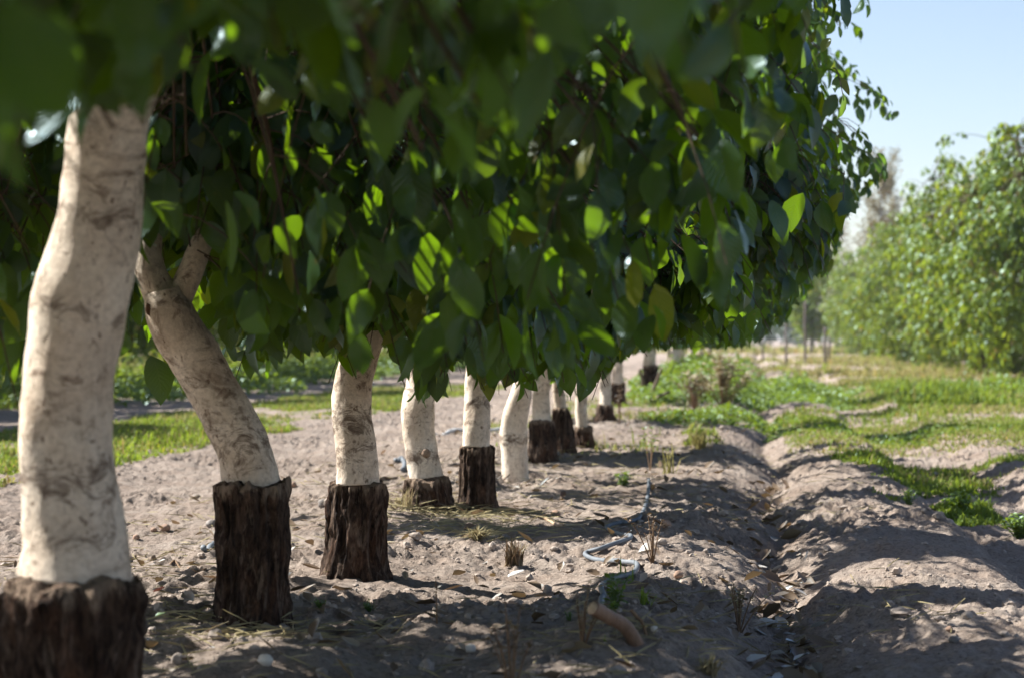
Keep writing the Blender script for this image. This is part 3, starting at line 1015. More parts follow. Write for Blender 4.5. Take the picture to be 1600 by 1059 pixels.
STAINS = {0: ((333, 26, .8), (490, 22, .75), (745, 48, 1.0), (840, 30, .6)), 1: ((470, 18, .6), (590, 26, .7), (690, 55, .85)), 2: ((655, 32, 1.0), (708, 36, .7), (585, 14, .4)),
          3: ((560, 34, .5), (645, 9, .7), (714, 16, .95)), 4: ((633, 12, 1.0), (664, 9, .7), (585, 8, .5)), 5: ((686, 12, 1.0), (560, 20, .4)), 6: ((600, 30, .6),), 7: ((610, 24, .7),), 8: ((600, 40, .9),), 9: ((600, 30, .5),)}
for k, zz in ((0, (.30, 1.22)), (3, (.12, .75)), (4, (.15, .8)), (5, (.05, .75)), (2, (.3, .6))):
    T = TREES[k]
    dd = T['d'] or gpix(*T['foot'])[1]
    mid = T['rings'][len(T['rings']) // 2]
    P = pix(mid[0] - mid[2] * .3, mid[1], dd)
    SUN_RAYS.append((P[0], P[1], *zz))

foreground_tree()

for i, T in enumerate(TREES):
    if T['d']:
        d = T['d']; P = pix(T['foot'][0], T['foot'][1], d)
        P = np.array([P[0], P[1], float(gh(P[0], P[1]))])
    else:
        P, d = gpix(*T['foot'])
    stt = [pix(240, 245, d + .08), pix(377, 230, d + .08)] if i == 1 else None
    root, o, tr = orchard_tree(P, T['rings'], T['bark'], T['label'], int(T['n'] * .66), 6, hi=(i < 7), seed=i + 1, d=d, starts=stt, stains=STAINS.get(i, ()), leaf=.110 if i < 5 else .100, limb_n=4 if i != 1 else 2, wide=0.0 if i < 5 else 0.3, zb=0.92 if i < 8 else 0.72, detail=1.0 if i < 5 else (0.6 if i < 9 else 0.4))
    hero.append((root, o, tr, d))

# tree two: fork stubs and the round pruning scar
root, o, tr, d = hero[1]
mb = MB(); mb.tube(catmull([pix(268, 485, d), pix(246, 450, d), pix(230, 405, d), pix(236, 340, d + .05), pix(240, 240, d + .08)], 20), np.linspace(.052, .030, 20), 20, True, None, trunk_disp(77, .1)); mb.build('limb', M['white'], root, origin=o)
mb = MB(); mb.tube(catmull([pix(272, 480, d), pix(294, 435, d), pix(313, 385, d), pix(345, 320, d + .05), pix(378, 225, d + .08)], 20), np.linspace(.042, .022, 20), 20, True, None, trunk_disp(78, .1)); mb.build('limb', M['white'], root, origin=o)


def scar(k, px, py, rpx, off, mat='scar'):
    """a round knot left by a cut branch, set into the near face of a trunk"""
    root, o, tr, d = hero[k]
    r = rpx * d / FPX
    c = pix(px, py, d - off)
    sc = IV2 * (1 + .3 * vn3(IV2[:, 0] * 2 + px, IV2[:, 1] * 2, IV2[:, 2] * 2, 75))[:, None] * r
    P = c + sc[:, :1] * RT + sc[:, 1:2] * FW * .45 + sc[:, 2:3] * UP
    mb = MB(); mb.add(P, None, IF2)
    e = mb.build('pruning_scar', M[mat], None, origin=o)
    e.location = (0, 0, 0); e.parent = tr


scar(1, 240, 484, 13, .05)
scar(2, 531, 672, 8, .045, 'old_scar')
scar(3, 666, 708, 7, .072, 'old_scar')

# walnuts hanging in the nearest crowns
def nut(px, py, d, r, mat, k):
    root, o, tr, dd = hero[k]
    P = pix(px, py, d)
    th = np.linspace(0, math.pi, 12)
    pts = P[None, :] + np.stack([0 * th, 0 * th, -np.cos(th) * r * 1.15], -1)
    mb = MB(); mb.tube(pts, np.maximum(np.sin(th) * r, .0008), 16, False)
    cr = [c for c in root.children if c.name.startswith('crown')][0]
    n_ = mb.build('nut', mat, None, origin=o)
    n_.location = (0, 0, 0); n_.parent = cr
nut(301, 196, 6.2, .022, M['brown_nut'], 1)
nut(492, 286, 5.2, .019, M['nut'], 1)

# the rest of the near row, almost hidden behind the others
protos = []
for k, (y, x) in enumerate([(31.5, -1.5), (40, -1.45), (46, -1.55), (53, -1.5), (61, -1.5), (70, -1.45)]):
    base = np.array([x, y, float(gh(x, y))])
    px, py, dd = proj(base[None]); px, dd = px[0], dd[0]
    s = FPX / dd
    yy = HOR + (CAM_H - base[2]) * s
    rings = [(px + .03 * s, yy - 1.15 * s, .13 * s), (px, yy - .7 * s, .16 * s), (px - .02 * s, yy - .4 * s, .19 * s)]
    orchard_tree(base, rings, [(px, yy - .42 * s, .22 * s), (px, yy, .24 * s)],
                 'far tree of the near row, its short trunk lost behind weeds and trunks', 160, 5, hi=False, seed=40 + k, d=dd, detail=0.3, wide=0.45, zb=.62)


# ------------------------------------------------------------------ other orchard rows
def big_tree_proto(H, Rr, nshoot, nleaf, leafL, zb, leafmat, wyf=0.9, seed=0):
    """a full crowned orchard tree around the origin"""
    root = empty('orchard_tree', (0, 0, 0))
    mb = MB(); tp = catmull([[0, 0, -.1], [.04, 0, .5], [-.05, .03, 1.0], [.02, 0, 1.5]], 20)
    mb.tube(tp[7:], np.linspace(.13, .10, 13), 14, True, None, trunk_disp(seed, .1)); mb.build('trunk', M['white'], root)
    mb = MB(); mb.tube(tp[:9], np.linspace(.17, .15, 9), 24, True, None, bark_disp(seed)); mb.build('rootstock', M['bark'], root)
    LP = []
    for k in range(6):
        az = k * 1.05 + seed
        e = np.array([math.cos(az) * Rr * .6, math.sin(az) * Rr * .6 * wyf, H * random.uniform(.65, .93)])
        L = bez(tp[-1], tp[-1] + np.array([math.cos(az) * .5, math.sin(az) * .5, 1.0]), e, 14)
        mb = MB(); mb.tube(L, np.linspace(.06, .012, 14), 7); mb.build('limb', M['limb'], root); LP.append(L)
    LP = np.vstack(LP)
    # crown surface with uneven lobes
    tips = []
    lob = rng.normal(0, 1, (14, 3)); lob /= np.linalg.norm(lob, axis=1)[:, None]
    la = rng.uniform(-.42, .30, 14)
    while len(tips) < nshoot:
        v = rng.normal(0, 1, 3); v /= np.linalg.norm(v)
        f = 1 + (la * np.exp(-(1 - lob @ v) * 7)).sum() + .10 * rng.normal()
        r = f * rng.uniform(.45, 1) ** .5
        p = np.array([v[0] * Rr, v[1] * Rr * wyf, (H + zb) / 2 + v[2] * (H - zb) / 2 * (1.0 if v[2] > 0 else .96)])
        c0 = np.array([0, 0, (H + zb) / 2])
        p = c0 + (p - c0) * r
        if p[2] > zb and vn3(p[0] * 1.3, p[1] * 1.3, p[2] * 1.5, 93 + seed) > rng.uniform(-.22, .10):
            tips.append(p)
    tips = np.array(tips)
    mb = MB(); dirs = []
    for t in tips:
        k = int(np.argmin(np.linalg.norm(LP - t, axis=1)))
        c = bez(LP[k], (LP[k] + t) / 2 + [0, 0, .2], t, 4)
        dirs.append(unit(t - np.array([0, 0, H * .4])))
        mb.tube(c, np.linspace(.010, .004, 4), 3, False)
    mb.build('twigs', M['twig'], root)
    B, A, Nn, L, ri, cv = compound_leaves(tips, np.array(dirs), nleaf, leafL, pairs=2)
    ok = B[:, 2] > zb - .15
    ls = MB(); n = int(ok.sum())
    leaf_mesh(ls, B[ok], A[ok], Nn[ok], L[ok], L[ok] * rng.uniform(.46, .62, n), rng.uniform(0, 1, n), T_LO)
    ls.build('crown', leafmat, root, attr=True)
    return root


pa = big_tree_proto(5.3, 2.5, 1000, 6, .125, .16, M['leaf_right'], 1.0, 3)
pb = big_tree_proto(5.0, 2.4, 950, 6, .125, .18, M['leaf_right'], 1.05, 5)
RL = {0: 'nearest tree of the right hand row, glossy sunlit crown cut by picture edge',
      1: 'second tree of the far right row, crown top poking above its neighbours',
      2: 'third tree of the far right row, rounded sunny crown beside the tall pair'}
ys = [44, 49.5, 55.5, 62, 69, 77, 86, 96, 108, 122]
for k, y in enumerate(ys):
    x = 5.95 + .25 * math.sin(k * 2.3)
    src = pa if k % 2 == 0 else pb
    loc = (x, y, float(gh(x, y)) - .02); rz = k * 1.9; s = (1 if k < 2 else .95) + .07 * math.sin(k * 3.1 + 1)
    if k < 2:
        r_ = src; r_.location = loc; r_.rotation_euler = (0, 0, rz); r_.scale = (s, s, s)
    else:
        r_ = copy_tree(src, loc, rz, (s, s, s))
    tag(r_, RL.get(k, 'tree farther up the right row, merging into its green wall of leaves'), 'tree', 'trees of the right orchard row')

pl = big_tree_proto(5.0, 2.4, 760, 6, .14, .8, M['leaf_right'], 1.0, 8)
ys = [15, 19.5, 24, 28.5, 33, 37.5, 42, 47, 52, 58, 65, 73]
for k, y in enumerate(ys):
    x = -10.4 + .25 * math.sin(k * 1.7)
    s = .86 + .06 * math.sin(k * 2.1)
    P3 = (x, y, float(gh(x, y)) - .02)
    if k == 0:
        r_ = pl; r_.location = P3; r_.scale = (s, s, s)
    else:
        r_ = copy_tree(pl, P3, k * 2.3 + 1, (s, s, s))
    tag(r_, 'tree of the next row to the left, half hidden behind the near crowns', 'tree', 'trees of the left orchard row')


for k, y in enumerate((30, 36, 42, 48.5, 55, 62, 70, 79, 89, 100)):
    x = -18.5 + .3 * math.sin(k * 1.3)
    s = .9 + .07 * math.sin(k * 2.9)
    tag(copy_tree(pa, (x, y, float(gh(x, y)) - .02), k * 1.7 + .5, (s, s, s)), 'tree of the second row over on the left, seen only under the near crowns', 'tree', 'trees of the second left row')


# ------------------------------------------------------------------ distant trees
def sparse_tree(H, Wd, nl, leafL, mat, seed, zb=.22, name='poplar_tree', trunk_r=.14):
    root = empty(name, (0, 0, 0))
    mb = MB(); tp = np.stack([.25 * vn2(np.linspace(0, 4, 24), seed, 1), .25 * vn2(np.linspace(0, 4, 24), seed, 2), np.linspace(-.2, H * .96, 24)], -1)
    mb.tube(tp, np.linspace(trunk_r, .02, 24), 9); mb.build('trunk', M['greypost'], root)
    mb = MB(); B = []
    for k in range(70):
        z = H * rng.uniform(zb, .95); az = rng.uniform(0, 6.28)
        ln = Wd * (1.15 - .75 * abs(z / H - .5)) * rng.uniform(.5, 1)
        p0 = np.array([0, 0, z]); e = p0 + np.array([math.cos(az) * ln, math.sin(az) * ln, ln * 1.3])
        c = bez(p0, p0 + np.array([math.cos(az) * ln * .6, math.sin(az) * ln * .6, ln * .3]), e, 6)
        mb.tube(c, np.linspace(.03, .006, 6), 4, False)
        t = rng.uniform(.3, 1, nl // 70)
        for tt in t:
            B.append(c[min(5, int(tt * 5.99))] + rng.normal(0, .22, 3))
    mb.build('branches', M['greypost'], root)
    B = np.array(B); n = len(B)
    A = unit(rng.normal(0, 1, (n, 3)) - [0, 0, .5]); Nn = rng.normal(0, 1, (n, 3)); Nn = unit(Nn - A * (Nn * A).sum(1)[:, None])
    L = rng.uniform(.7, 1.3, n) * leafL
    ls = MB(); leaf_mesh(ls, B, A, Nn, L, L * .6, rng.uniform(0, 1, n), T_LO)
    ls.build('crown', mat, root, attr=True)
    return root


def put(root, px, d, rz=0, s=1):
    P = on_ground(px, d)
    root.location = P; root.rotation_euler = (0, 0, rz); root.scale = (s, s, s)
    return root


tag(put(sparse_tree(13.6, 1.5, 5600, .20, M['leaf_tan'], 3, .18), 1378, 150), 'tall tan half bare tree standing above the right row', 'tree')
tag(put(sparse_tree(9.5, 1.5, 1400, .18, M['leaf_tan'], 9, .15), 1308, 165), 'fainter bare grey brown tree left of the tall tan one', 'tree')
tag(put(sparse_tree(13.5, .8, 600, .16, M['leaf_tan'], 12, .3), 1442, 190), 'thin bare treetop just showing over the right row', 'tree')
tag(put(sparse_tree(5.2, 1.6, 5000, .20, M['leaf_right'], 15, .1, 'roadside_tree', .1), 1270, 128), 'small yellow green tree at the far end of the path', 'tree')

pf = big_tree_proto(9.0, 4.6, 260, 6, .42, .5, M['leaf_far'], 1.0, 11)
pf.name = 'distant_tree'
fx = [1120, 1155, 1190, 1222, 1255, 1290, 1330, 1375, 1425, 1480, 1545, 1620, 1700, 1040, 940, 820, 690, 560, 420, 280, 120, -60]
for k, px in enumerate(fx):
    d = 330 + 60 * math.sin(k * 2.7)
    P = on_ground(px, d); s = .62 + .22 * math.sin(k * 1.9 + 2)
    if k == 0:
        r_ = pf; r_.location = P; r_.scale = (s, s, s)
    else:
        r_ = copy_tree(pf, P, k * 1.3, (s * 1.2, s * 1.2, s))
    tag(r_, 'hazy blue green tree of the line on the horizon', 'tree', 'trees along the horizon')

# posts at the far end of the path
for k, (px, top, d) in enumerate([(1192, 538, 84), (1228, 486, 80), (1258, 468, 76), (1289, 512, 74), (1296, 525, 79)]):
    P = on_ground(px, d)
    Hh = CAM_H - P[2] + (HOR - top) * d / FPX
    mb = MB(); n = 10; z = np.linspace(-.2, Hh, n)
    pts = np.stack([.02 * vn2(z * 2, k, 1), .02 * vn2(z * 2, k, 2), z], -1)
    mb.tube(pts, np.linspace(.05, .04, n), 10)
    o_ = mb.build('wooden_post', M['greypost']); o_.location = P
    tag(o_, ['short leftmost grey post at the far end of the path', 'grey post between the short one and the tallest post', 'tallest grey post at the far end of the path',
             'stout dark post just right of the tallest one', 'lower post close behind the stout dark one'][k], 'post', 'posts at the path end')


# ------------------------------------------------------------------ grass, weeds
def blades(mb, P, H, tint, wid=.006, lean=1.0):
    n = len(P)
    az = rng.uniform(0, 6.28, n)
    d_ = np.stack([np.cos(az), np.sin(az), 0 * az], -1)
    s_ = np.stack([-d_[:, 1], d_[:, 0], 0 * az], -1)
    le = rng.uniform(.1, 1, n) * lean
    w = wid * rng.uniform(.6, 1.4, n)
    m = P + UP * (H * .55)[:, None] + d_ * (H * le * .3)[:, None]
    t = P + UP * (H * (1 - .35 * le))[:, None] + d_ * (H * le)[:, None]
    V = np.stack([P - s_ * w[:, None], P + s_ * w[:, None], m - s_ * (w * .8)[:, None], m + s_ * (w * .8)[:, None], t], 1)
    i = np.arange(n)[:, None] * 5
    a = np.zeros((n, 5, 3)); a[..., 2] = tint[:, None]
    mb.add(V.reshape(-1, 3), i + np.array([[0, 1, 3, 2]]), i + np.array([[2, 3, 4]]), a.reshape(-1, 3))


def scatter(x0, x1, y0, y1, n, thr, sc=(.8, .8), seed=1, soft=.12):
    x = rng.uniform(x0, x1, n); y = rng.uniform(y0, y1, n)
    f = vn2(x * sc[0], y * sc[1], seed) + .5 * vn2(x * sc[0] * 2.7, y * sc[1] * 2.7, seed + 1) + .3 * vn2(x * 6, y * 6, seed + 2)
    ex = np.minimum(np.minimum(x - x0, x1 - x) / (.22 * (x1 - x0)), np.minimum(y - y0, y1 - y) / (.18 * (y1 - y0)))
    f = f + .35 * (np.clip(ex, 0, 1) - 1)
    k = rng.uniform(0, 1, n) < sstep(thr - soft, thr + soft, f)
    x, y = x[k], y[k]
    global EDGE
    EDGE = .35 + .65 * sstep(thr - soft, thr + .25, f[k])
    return np.stack([x, y, gh(x, y) - .004], -1)


def box_world(px0, px1, py0, py1):
    """ground rectangle roughly covering a picture rectangle"""
    d0 = FPX * CAM_H / (py1 - HOR); d1 = FPX * CAM_H / (py0 - HOR)
    dm = 2 * d0 * d1 / (d0 + d1)
    return (px0 - VPX) / FPX * dm, (px1 - VPX) / FPX * dm, d0, d1


gm, dm_, wm = MB(), MB(), MB()


def grass_patch(box, n, h, thr, seed, dry=.3, wid=.006, sc=(.8, .8), target=None):
    P = scatter(*box, n, thr, sc, seed)
    k = len(P)
    isd = rng.uniform(0, 1, k) < dry + .9 * np.clip(vn2(P[:, 0] * .7, P[:, 1] * .7, seed + 9), -.4, .5)
    H = EDGE * h * np.exp(rng.normal(-.15, .38, k)) * (1 + .8 * vn2(P[:, 0] * 1.5, P[:, 1] * 1.5, seed + 4))
    t = np.clip(.4 + .7 * vn2(P[:, 0] * 1.1, P[:, 1] * 1.1, seed + 6) + rng.uniform(-.35, .35, k), 0, 1)
    blades(gm, P[~isd], H[~isd], t[~isd], wid)
    blades(dm_, P[isd], H[isd] * .9, rng.uniform(0, 1, int(isd.sum())), wid)


# left strip between the rows, and the weedy bed of the next row
grass_patch((-6.6, -4.3, 10, 40), 150000, .06, -.30, 51, .40, .007)
grass_patch((-14, -9.0, 14, 70), 70000, .28, -.25, 53, .22, .012)
grass_patch((-22, -13, 24, 100), 40000, .45, -.3, 54, .8, .02, (.3, .3))
# right side
grass_patch(box_world(1300, 1520, 700, 755), 14000, .045, -.12, 61, .12)
grass_patch(box_world(1465, 1560, 762, 805), 4500, .038, -.12, 62, .1)
grass_patch(box_world(1370, 1500, 775, 815), 3000, .04, .02, 63, .3)
grass_patch(box_world(1560, 1660, 800, 845), 1500, .05, .0, 64, .1)
grass_patch((.25, 3.8, 14.5, 24), 75000, .042, -.20, 65, .45, .005, (.55, .9))
grass_patch((-1.0, 1.2, 20.5, 25.5), 12000, .08, .0, 66, .3, .007)
grass_patch((.2, 7.5, 23, 46), 90000, .07, -.16, 67, .45, .009, (.4, .5))
grass_patch((1.8, 7.5, 27, 41), 40000, .16, -.12, 68, .12, .014, (.3, .3))
grass_patch((-1, 9, 46, 100), 30000, .18, -.02, 69, .9, .022, (.25, .25))
grass_patch((-6, 30, 100, 240), 30000, .30, -.2, 70, .85, .07, (.05, .05))
grass_patch((.75, 3.2, 9.8, 15.5), 20000, .035, .0, 73, .40, .004, (.9, .9))
grass_patch(box_world(1055, 1135, 680, 700), 3000, .10, -.1, 71, .6)
grass_patch((-2.6, -.4, 14, 30), 9000, .07, .12, 72, .4)


def weed_clump(mb, cx, cy, rx, ry, h, n, lsize):
    a = rng.uniform(0, 6.28, n); r = np.sqrt(rng.uniform(0, 1, n))
    x = cx + rx * r * np.cos(a); y = cy + ry * r * np.sin(a)
    hh = h * (1 - .75 * r ** 2) * (1 + 1.0 * vn2(x * 2.2, y * 2.2, 81)) * (.7 + .6 * vn2(x * 6, y * 6, 82) + .15)
    z = gh(x, y) + np.maximum(hh, .03) * rng.uniform(.05, 1, n) ** .6
    B = np.stack([x, y, z], -1)
    A = unit(rng.normal(0, 1, (n, 3)) * [1, 1, .5]); Nn = unit(rng.normal(0, .5, (n, 3)) + [0, 0, 1]); Nn = unit(Nn - A * (Nn * A).sum(1)[:, None])
    L = lsize * rng.uniform(.6, 1.4, n)
    leaf_mesh(mb, B, A, Nn, L, L * .55, np.clip(rng.uniform(0, .95, n), 0, 1), T_LO)


weed_clump(wm, -.55, 30, 1.2, 3.4, .28, 9000, .05)
weed_clump(wm, -1.25, 38, .9, 6, .42, 6000, .07)
weed_clump(wm, -1.0, 50, 1.2, 8, .5, 4000, .10)
weed_clump(wm, .45, 31, 1.1, 3.2, .18, 7000, .05)
weed_clump(wm, .2, 36, 1.6, 4, .26, 6000, .06)
weed_clump(wm, -.3, 22.5, .9, 1.6, .10, 2500, .045)
weed_clump(wm, 1.15, 20, 1.1, 1.0, .08, 2200, .04)
weed_clump(wm, 4.8, 34, 2.6, 4.5, .22, 9000, .07)
for k in range(9):
    weed_clump(wm, -10.2 + rng.normal(0, .8), 18 + 5.2 * k + rng.normal(0, 1), 1.7, 3.0, .55, 3200, .08)
tag(gm.build('grass', M['grass'], attr=True, smooth=False), 'green grass growing between the orchard rows', 'grass', kind='stuff')
tag(dm_.build('dry_grass', M['dry_grass'], attr=True, smooth=False), 'yellow dry grass mixed among the green grass', 'grass', kind='stuff')
tag(wm.build('weeds', M['weed'], attr=True), 'bright leafy green weeds covering the path edge', 'weeds', kind='stuff')

# ------------------------------------------------------------------ clods, straw and dead leaves on the soil
def clods():
    n = 16000
    y = 4.8 * (30 / 4.8) ** rng.uniform(0, 1, n) ** 1.2
    x = rng.uniform(-1, 1, n)
    x = np.where(rng.uniform(0, 1, n) < .45, rng.uniform(-4.2, -.2, n), rng.uniform(-1.2, 1.7, n))
    f = vn2(x * 1.1 + 31, y * 1.1, 29) + .3 * rng.normal(0, .3, n)
    k = f > -.12
    x, y = x[k], y[k]; n = len(x)
    r = .0030 * np.exp(rng.exponential(.47, n)); r = np.minimum(r, .022)
    P = np.stack([x, y, gh(x, y) + r * .25], -1)
    J = 1 + .5 * (rng.uniform(0, 1, (n, 42)) - .5)
    sc = rng.uniform(.65, 1.35, (n, 3)); sc[:, 2] *= .75
    V = P[:, None, :] + IV1[None] * J[..., None] * sc[:, None, :] * r[:, None, None]
    T = (np.arange(n)[:, None, None] * 42 + IF1[None]).reshape(-1, 3)
    mb = MB(); mb.add(V.reshape(-1, 3), None, T)
    tag(mb.build('soil_clods', M['clod'], smooth=False), 'small clods and crumbs of dry earth strewn over the soil', 'soil clods', kind='stuff')


clods()


def ground_leaves(n, x0, x1, y0, y1, L0, L1, mat, name, label, cat, seed, furrow=False):
    y = y0 * (y1 / y0) ** rng.uniform(0, 1, n)
    x = rng.uniform(x0, x1, n)
    if furrow:
        wig = 0.16 * vn2(y * 0.42, 3.1, 1) + 0.10 * vn2(y * 1.1, 8.1, 2)
        x = .13 + wig + rng.normal(0, .045, n)
    L = rng.uniform(L0, L1, n)
    B = np.stack([x, y, gh(x, y) + .008 + .012 * rng.uniform(0, 1, n) * (1 + furrow)], -1)
    az = rng.uniform(0, 6.28, n)
    A = unit(np.stack([np.cos(az), np.sin(az), rng.normal(.05, .22, n)], -1)); Nn = unit(rng.normal(0, .35 + .25 * furrow, (n, 3)) + [0, 0, 1]); Nn = unit(Nn - A * (Nn * A).sum(1)[:, None])
    mb = MB(); leaf_mesh(mb, B, A, Nn, L, L * rng.uniform(.35, .6, n), rng.uniform(0, 1, n), T_LO, .5, -.25)
    tag(mb.build(name, mat, attr=True), label, cat, kind='stuff')


ground_leaves(750, -3.2, .0, 4.8, 22, .03, .075, M['litter'], 'dead_leaves', 'brown dead leaves scattered under the trees', 'dead leaves', 1)
ground_leaves(60, 0, 0, 5.0, 9.0, .03, .07, M['pale_leaf'], 'bleached_leaves', 'pale bleached leaves and flakes caught in the furrow', 'leaf litter', 2, True)
ground_leaves(140, 0, 0, 4.9, 14, .05, .10, M['litter'], 'furrow_leaves', 'rusty brown leaves lying in the bottom of the furrow', 'leaf litter', 3, True)


def straw():
    mb = MB(); n = 2600
    y = 4.8 * (20 / 4.8) ** rng.uniform(0, 1, n); x = rng.uniform(-3.0, .6, n)
    f = vn2(x * .9 + 5, y * .9, 33) + .2 * rng.normal(0, .5, n)
    k = f > .02
    x, y = x[k], y[k]
    # heaps round the fourth and fifth trunks and in front of the middle one
    for (px, py, m, s) in ((690, 800, 260, .22), (745, 835, 200, .16), (660, 790, 160, .12), (395, 985, 160, .2), (770, 805, 100, .15), (1000, 990, 60, .1)):
        c, dd = gpix(px, py); x = np.concatenate([x, c[0] + rng.normal(0, s, m)]); y = np.concatenate([y, c[1] + rng.normal(0, s, m)])
    n = len(x); L = rng.uniform(.04, .16, n); az = rng.uniform(0, 6.28, n)
    P = np.stack([x, y, gh(x, y) + .006 + .012 * rng.uniform(0, 1, n)], -1)
    D = np.stack([np.cos(az), np.sin(az), rng.normal(.05, .12, n)], -1)
    E = P + D * L[:, None]; E[:, 2] = np.maximum(E[:, 2], gh(E[:, 0], E[:, 1]) + .004)
    s_ = np.stack([-D[:, 1], D[:, 0], 0 * az], -1) * .0016
    V = np.stack([P - s_, P + s_, E + s_, E - s_, (P + E) / 2 + [0, 0, .004]], 1)
    i = np.arange(n)[:, None] * 5
    a = np.zeros((n, 5, 3)); a[..., 2] = rng.uniform(0, 1, n)[:, None]
    mb.add(V.reshape(-1, 3), None, np.concatenate([i + np.array([[0, 1, 4]]), i + np.array([[1, 2, 4]]), i + np.array([[2, 3, 4]]), i + np.array([[3, 0, 4]])]), a.reshape(-1, 3))
    tag(mb.build('straw', M['straw'], attr=True, smooth=False), 'pale straw and dry stalk bits lying under the trees', 'straw', kind='stuff')


straw()


# ------------------------------------------------------------------ single small things
def stone(px, py, r, mat, label, sq=.8, name='stone', group='stones on the soil'):
    P, d = gpix(px, py)
    rr = r * d / FPX
    s = random.random() * 50
    V = IV2 * np.array([1, .9, sq]) * rr
    f = 1 + .35 * vn3(IV2[:, 0] * 1.6 + s, IV2[:, 1] * 1.6, IV2[:, 2] * 1.6, 71) + .14 * vn3(IV2[:, 0] * 4 + s, IV2[:, 1] * 4, IV2[:, 2] * 4, 72)
    mb = MB(); mb.add(V * f[:, None], None, IF2)
    o_ = mb.build(name, mat)
    o_.location = (P[0], P[1], float(gh(P[0], P[1])) + rr * sq * .45)
    o_.rotation_euler = (0, 0, s)
    tag(o_, label, 'stone', group)


stone(868, 806, 8, M['stone'], 'pinkish brown stone right of the pale fallen twig')
stone(1041, 822, 8.5, M['stone'], 'round reddish brown stone on the bank beyond the hose loop')
stone(1060, 902, 8, M['stone'], 'brown stone on the sunlit bank right of the green weed')
stone(790, 842, 7, M['grey_stone'], 'grey brown stone behind the dry tuft')
stone(415, 1036, 12, M['pale_stone'], 'round white stone in front of the leaning tree foot')
stone(258, 828, 8, M['stone'], 'tan stone in the sunny soil between the first two trunks')
stone(240, 830, 5, M['stone'], 'small tan stone touching the larger tan one in the sun')
stone(213, 842, 6, M['stone'], 'flat tan stone nearest the first trunk in the sun')
stone(330, 822, 9, M['grey_stone'], 'dark stone just left of the leaning tree bark')
stone(505, 790, 9, M['grey_stone'], 'dark stone at the left of the speckled trunk foot')
stone(458, 760, 6, M['stone'], 'small reddish stone behind the leaning tree foot')
stone(1022, 905 + 80, 6, M['pale_stone'], 'little cream stone on the bank above the furrow')
stone(1490, 1003, 9, M['grey_stone'], 'dark clod like stone on the right bank')
stone(1483, 985, 6, M['stone'], 'ochre stone lying by the dark one on the right bank')
stone(735, 1017, 9, M['pale_stone'], 'cream rock in the foreground left of the dry weed')
stone(480, 935, 8, M['pale_stone'], 'pale rock in front of the speckled trunk')
stone(540, 690, 5, M['grey_stone'], 'grey stone at the edge of the left grass strip')


def ground_tube(pxs, rpx, name, mat, label, cat, lift=.6, n=60, group=None, sides=10):
    pts = []
    for (a, b) in pxs:
        P, d = gpix(a, b); pts.append(P)
    P0, d0 = gpix(*pxs[len(pxs) // 2])
    r = rpx * d0 / FPX
    p = catmull(pts, n)
    p[:, 2] = np.maximum(gh(p[:, 0], p[:, 1]) + r * lift, 0 * p[:, 2] - 1)
    # a stiff tube bridges small hollows
    for _ in range(10):
        p[1:-1, 2] = .25 * p[:-2, 2] + .5 * p[1:-1, 2] + .25 * p[2:, 2]
    p[:, 2] += r * .4
    for _ in range(4):
        p[1:-1, 2] = np.maximum(p[1:-1, 2], .5 * (p[:-2, 2] + p[2:, 2]))
    o3 = p[n // 2].copy()
    mb = MB(); mb.tube(p, r, sides)
    o_ = mb.build(name, mat, origin=o3)
    tag(o_, label, cat, group)
    return o_


ground_tube([(1014, 752), (1011, 780), (1001, 803), (990, 817), (968, 820), (948, 828), (962, 833), (984, 836), (980, 848), (945, 858), (916, 868), (920, 876), (945, 879), (972, 880), (995, 882), (988, 896), (960, 905), (940, 912), (943, 928), (940, 946), (936, 962)], 3.7, 'irrigation_hose', M['hose'],
            'faded grey blue irrigation hose snaking along the bank', 'hose', 1.0, 140)
ground_tube([(676, 681), (700, 679), (724, 676), (790, 671)], 3.2, 'white_pipe', M['pipe'], 'straight white pipe lying on the soil behind the slim trunk', 'pipe', .8)
ground_tube([(618, 722), (628, 719), (632, 727), (629, 738)], 3.5, 'hose_scrap', M['hose'], 'short bent scrap of pale hose left of the curved white trunk', 'hose')
ground_tube([(593, 752), (615, 748), (634, 744)], 2.2, 'fallen_stick', M['limb'], 'thin grey stick behind the speckled trunk foot', 'stick')
ground_tube([(838, 808), (860, 816), (880, 822), (925, 816)], 2.2, 'fallen_twig', M['cutwood'], 'pale fallen twig lying before the all white trunk', 'twig')
ground_tube([(460, 995), (520, 988), (600, 975), (640, 973)], 4, 'fallen_branch', M['limb'], 'dark fallen branch across the shaded foreground soil', 'branch')
ground_tube([(318, 860), (332, 854), (345, 858)], 4.5, 'hose_end', M['hose'], 'whitish bit of hose against the leaning tree foot', 'hose')
ground_tube([(195, 880), (215, 872), (240, 874)], 3.5, 'dark_stick', M['limb'], 'dark stick beside the nearest trunk', 'stick')
ground_tube([(250, 884), (275, 876), (300, 884), (322, 890)], 1.6, 'root_twig', M['dry_stem'], 'thin wavy twig on sunny soil between the first two trunks', 'twig')
ground_tube([(815, 665 + 40), (850, 706), (880, 712)], 1.5, 'bark_twig', M['dry_stem'], 'thin twig lying behind the all white trunk base', 'twig')


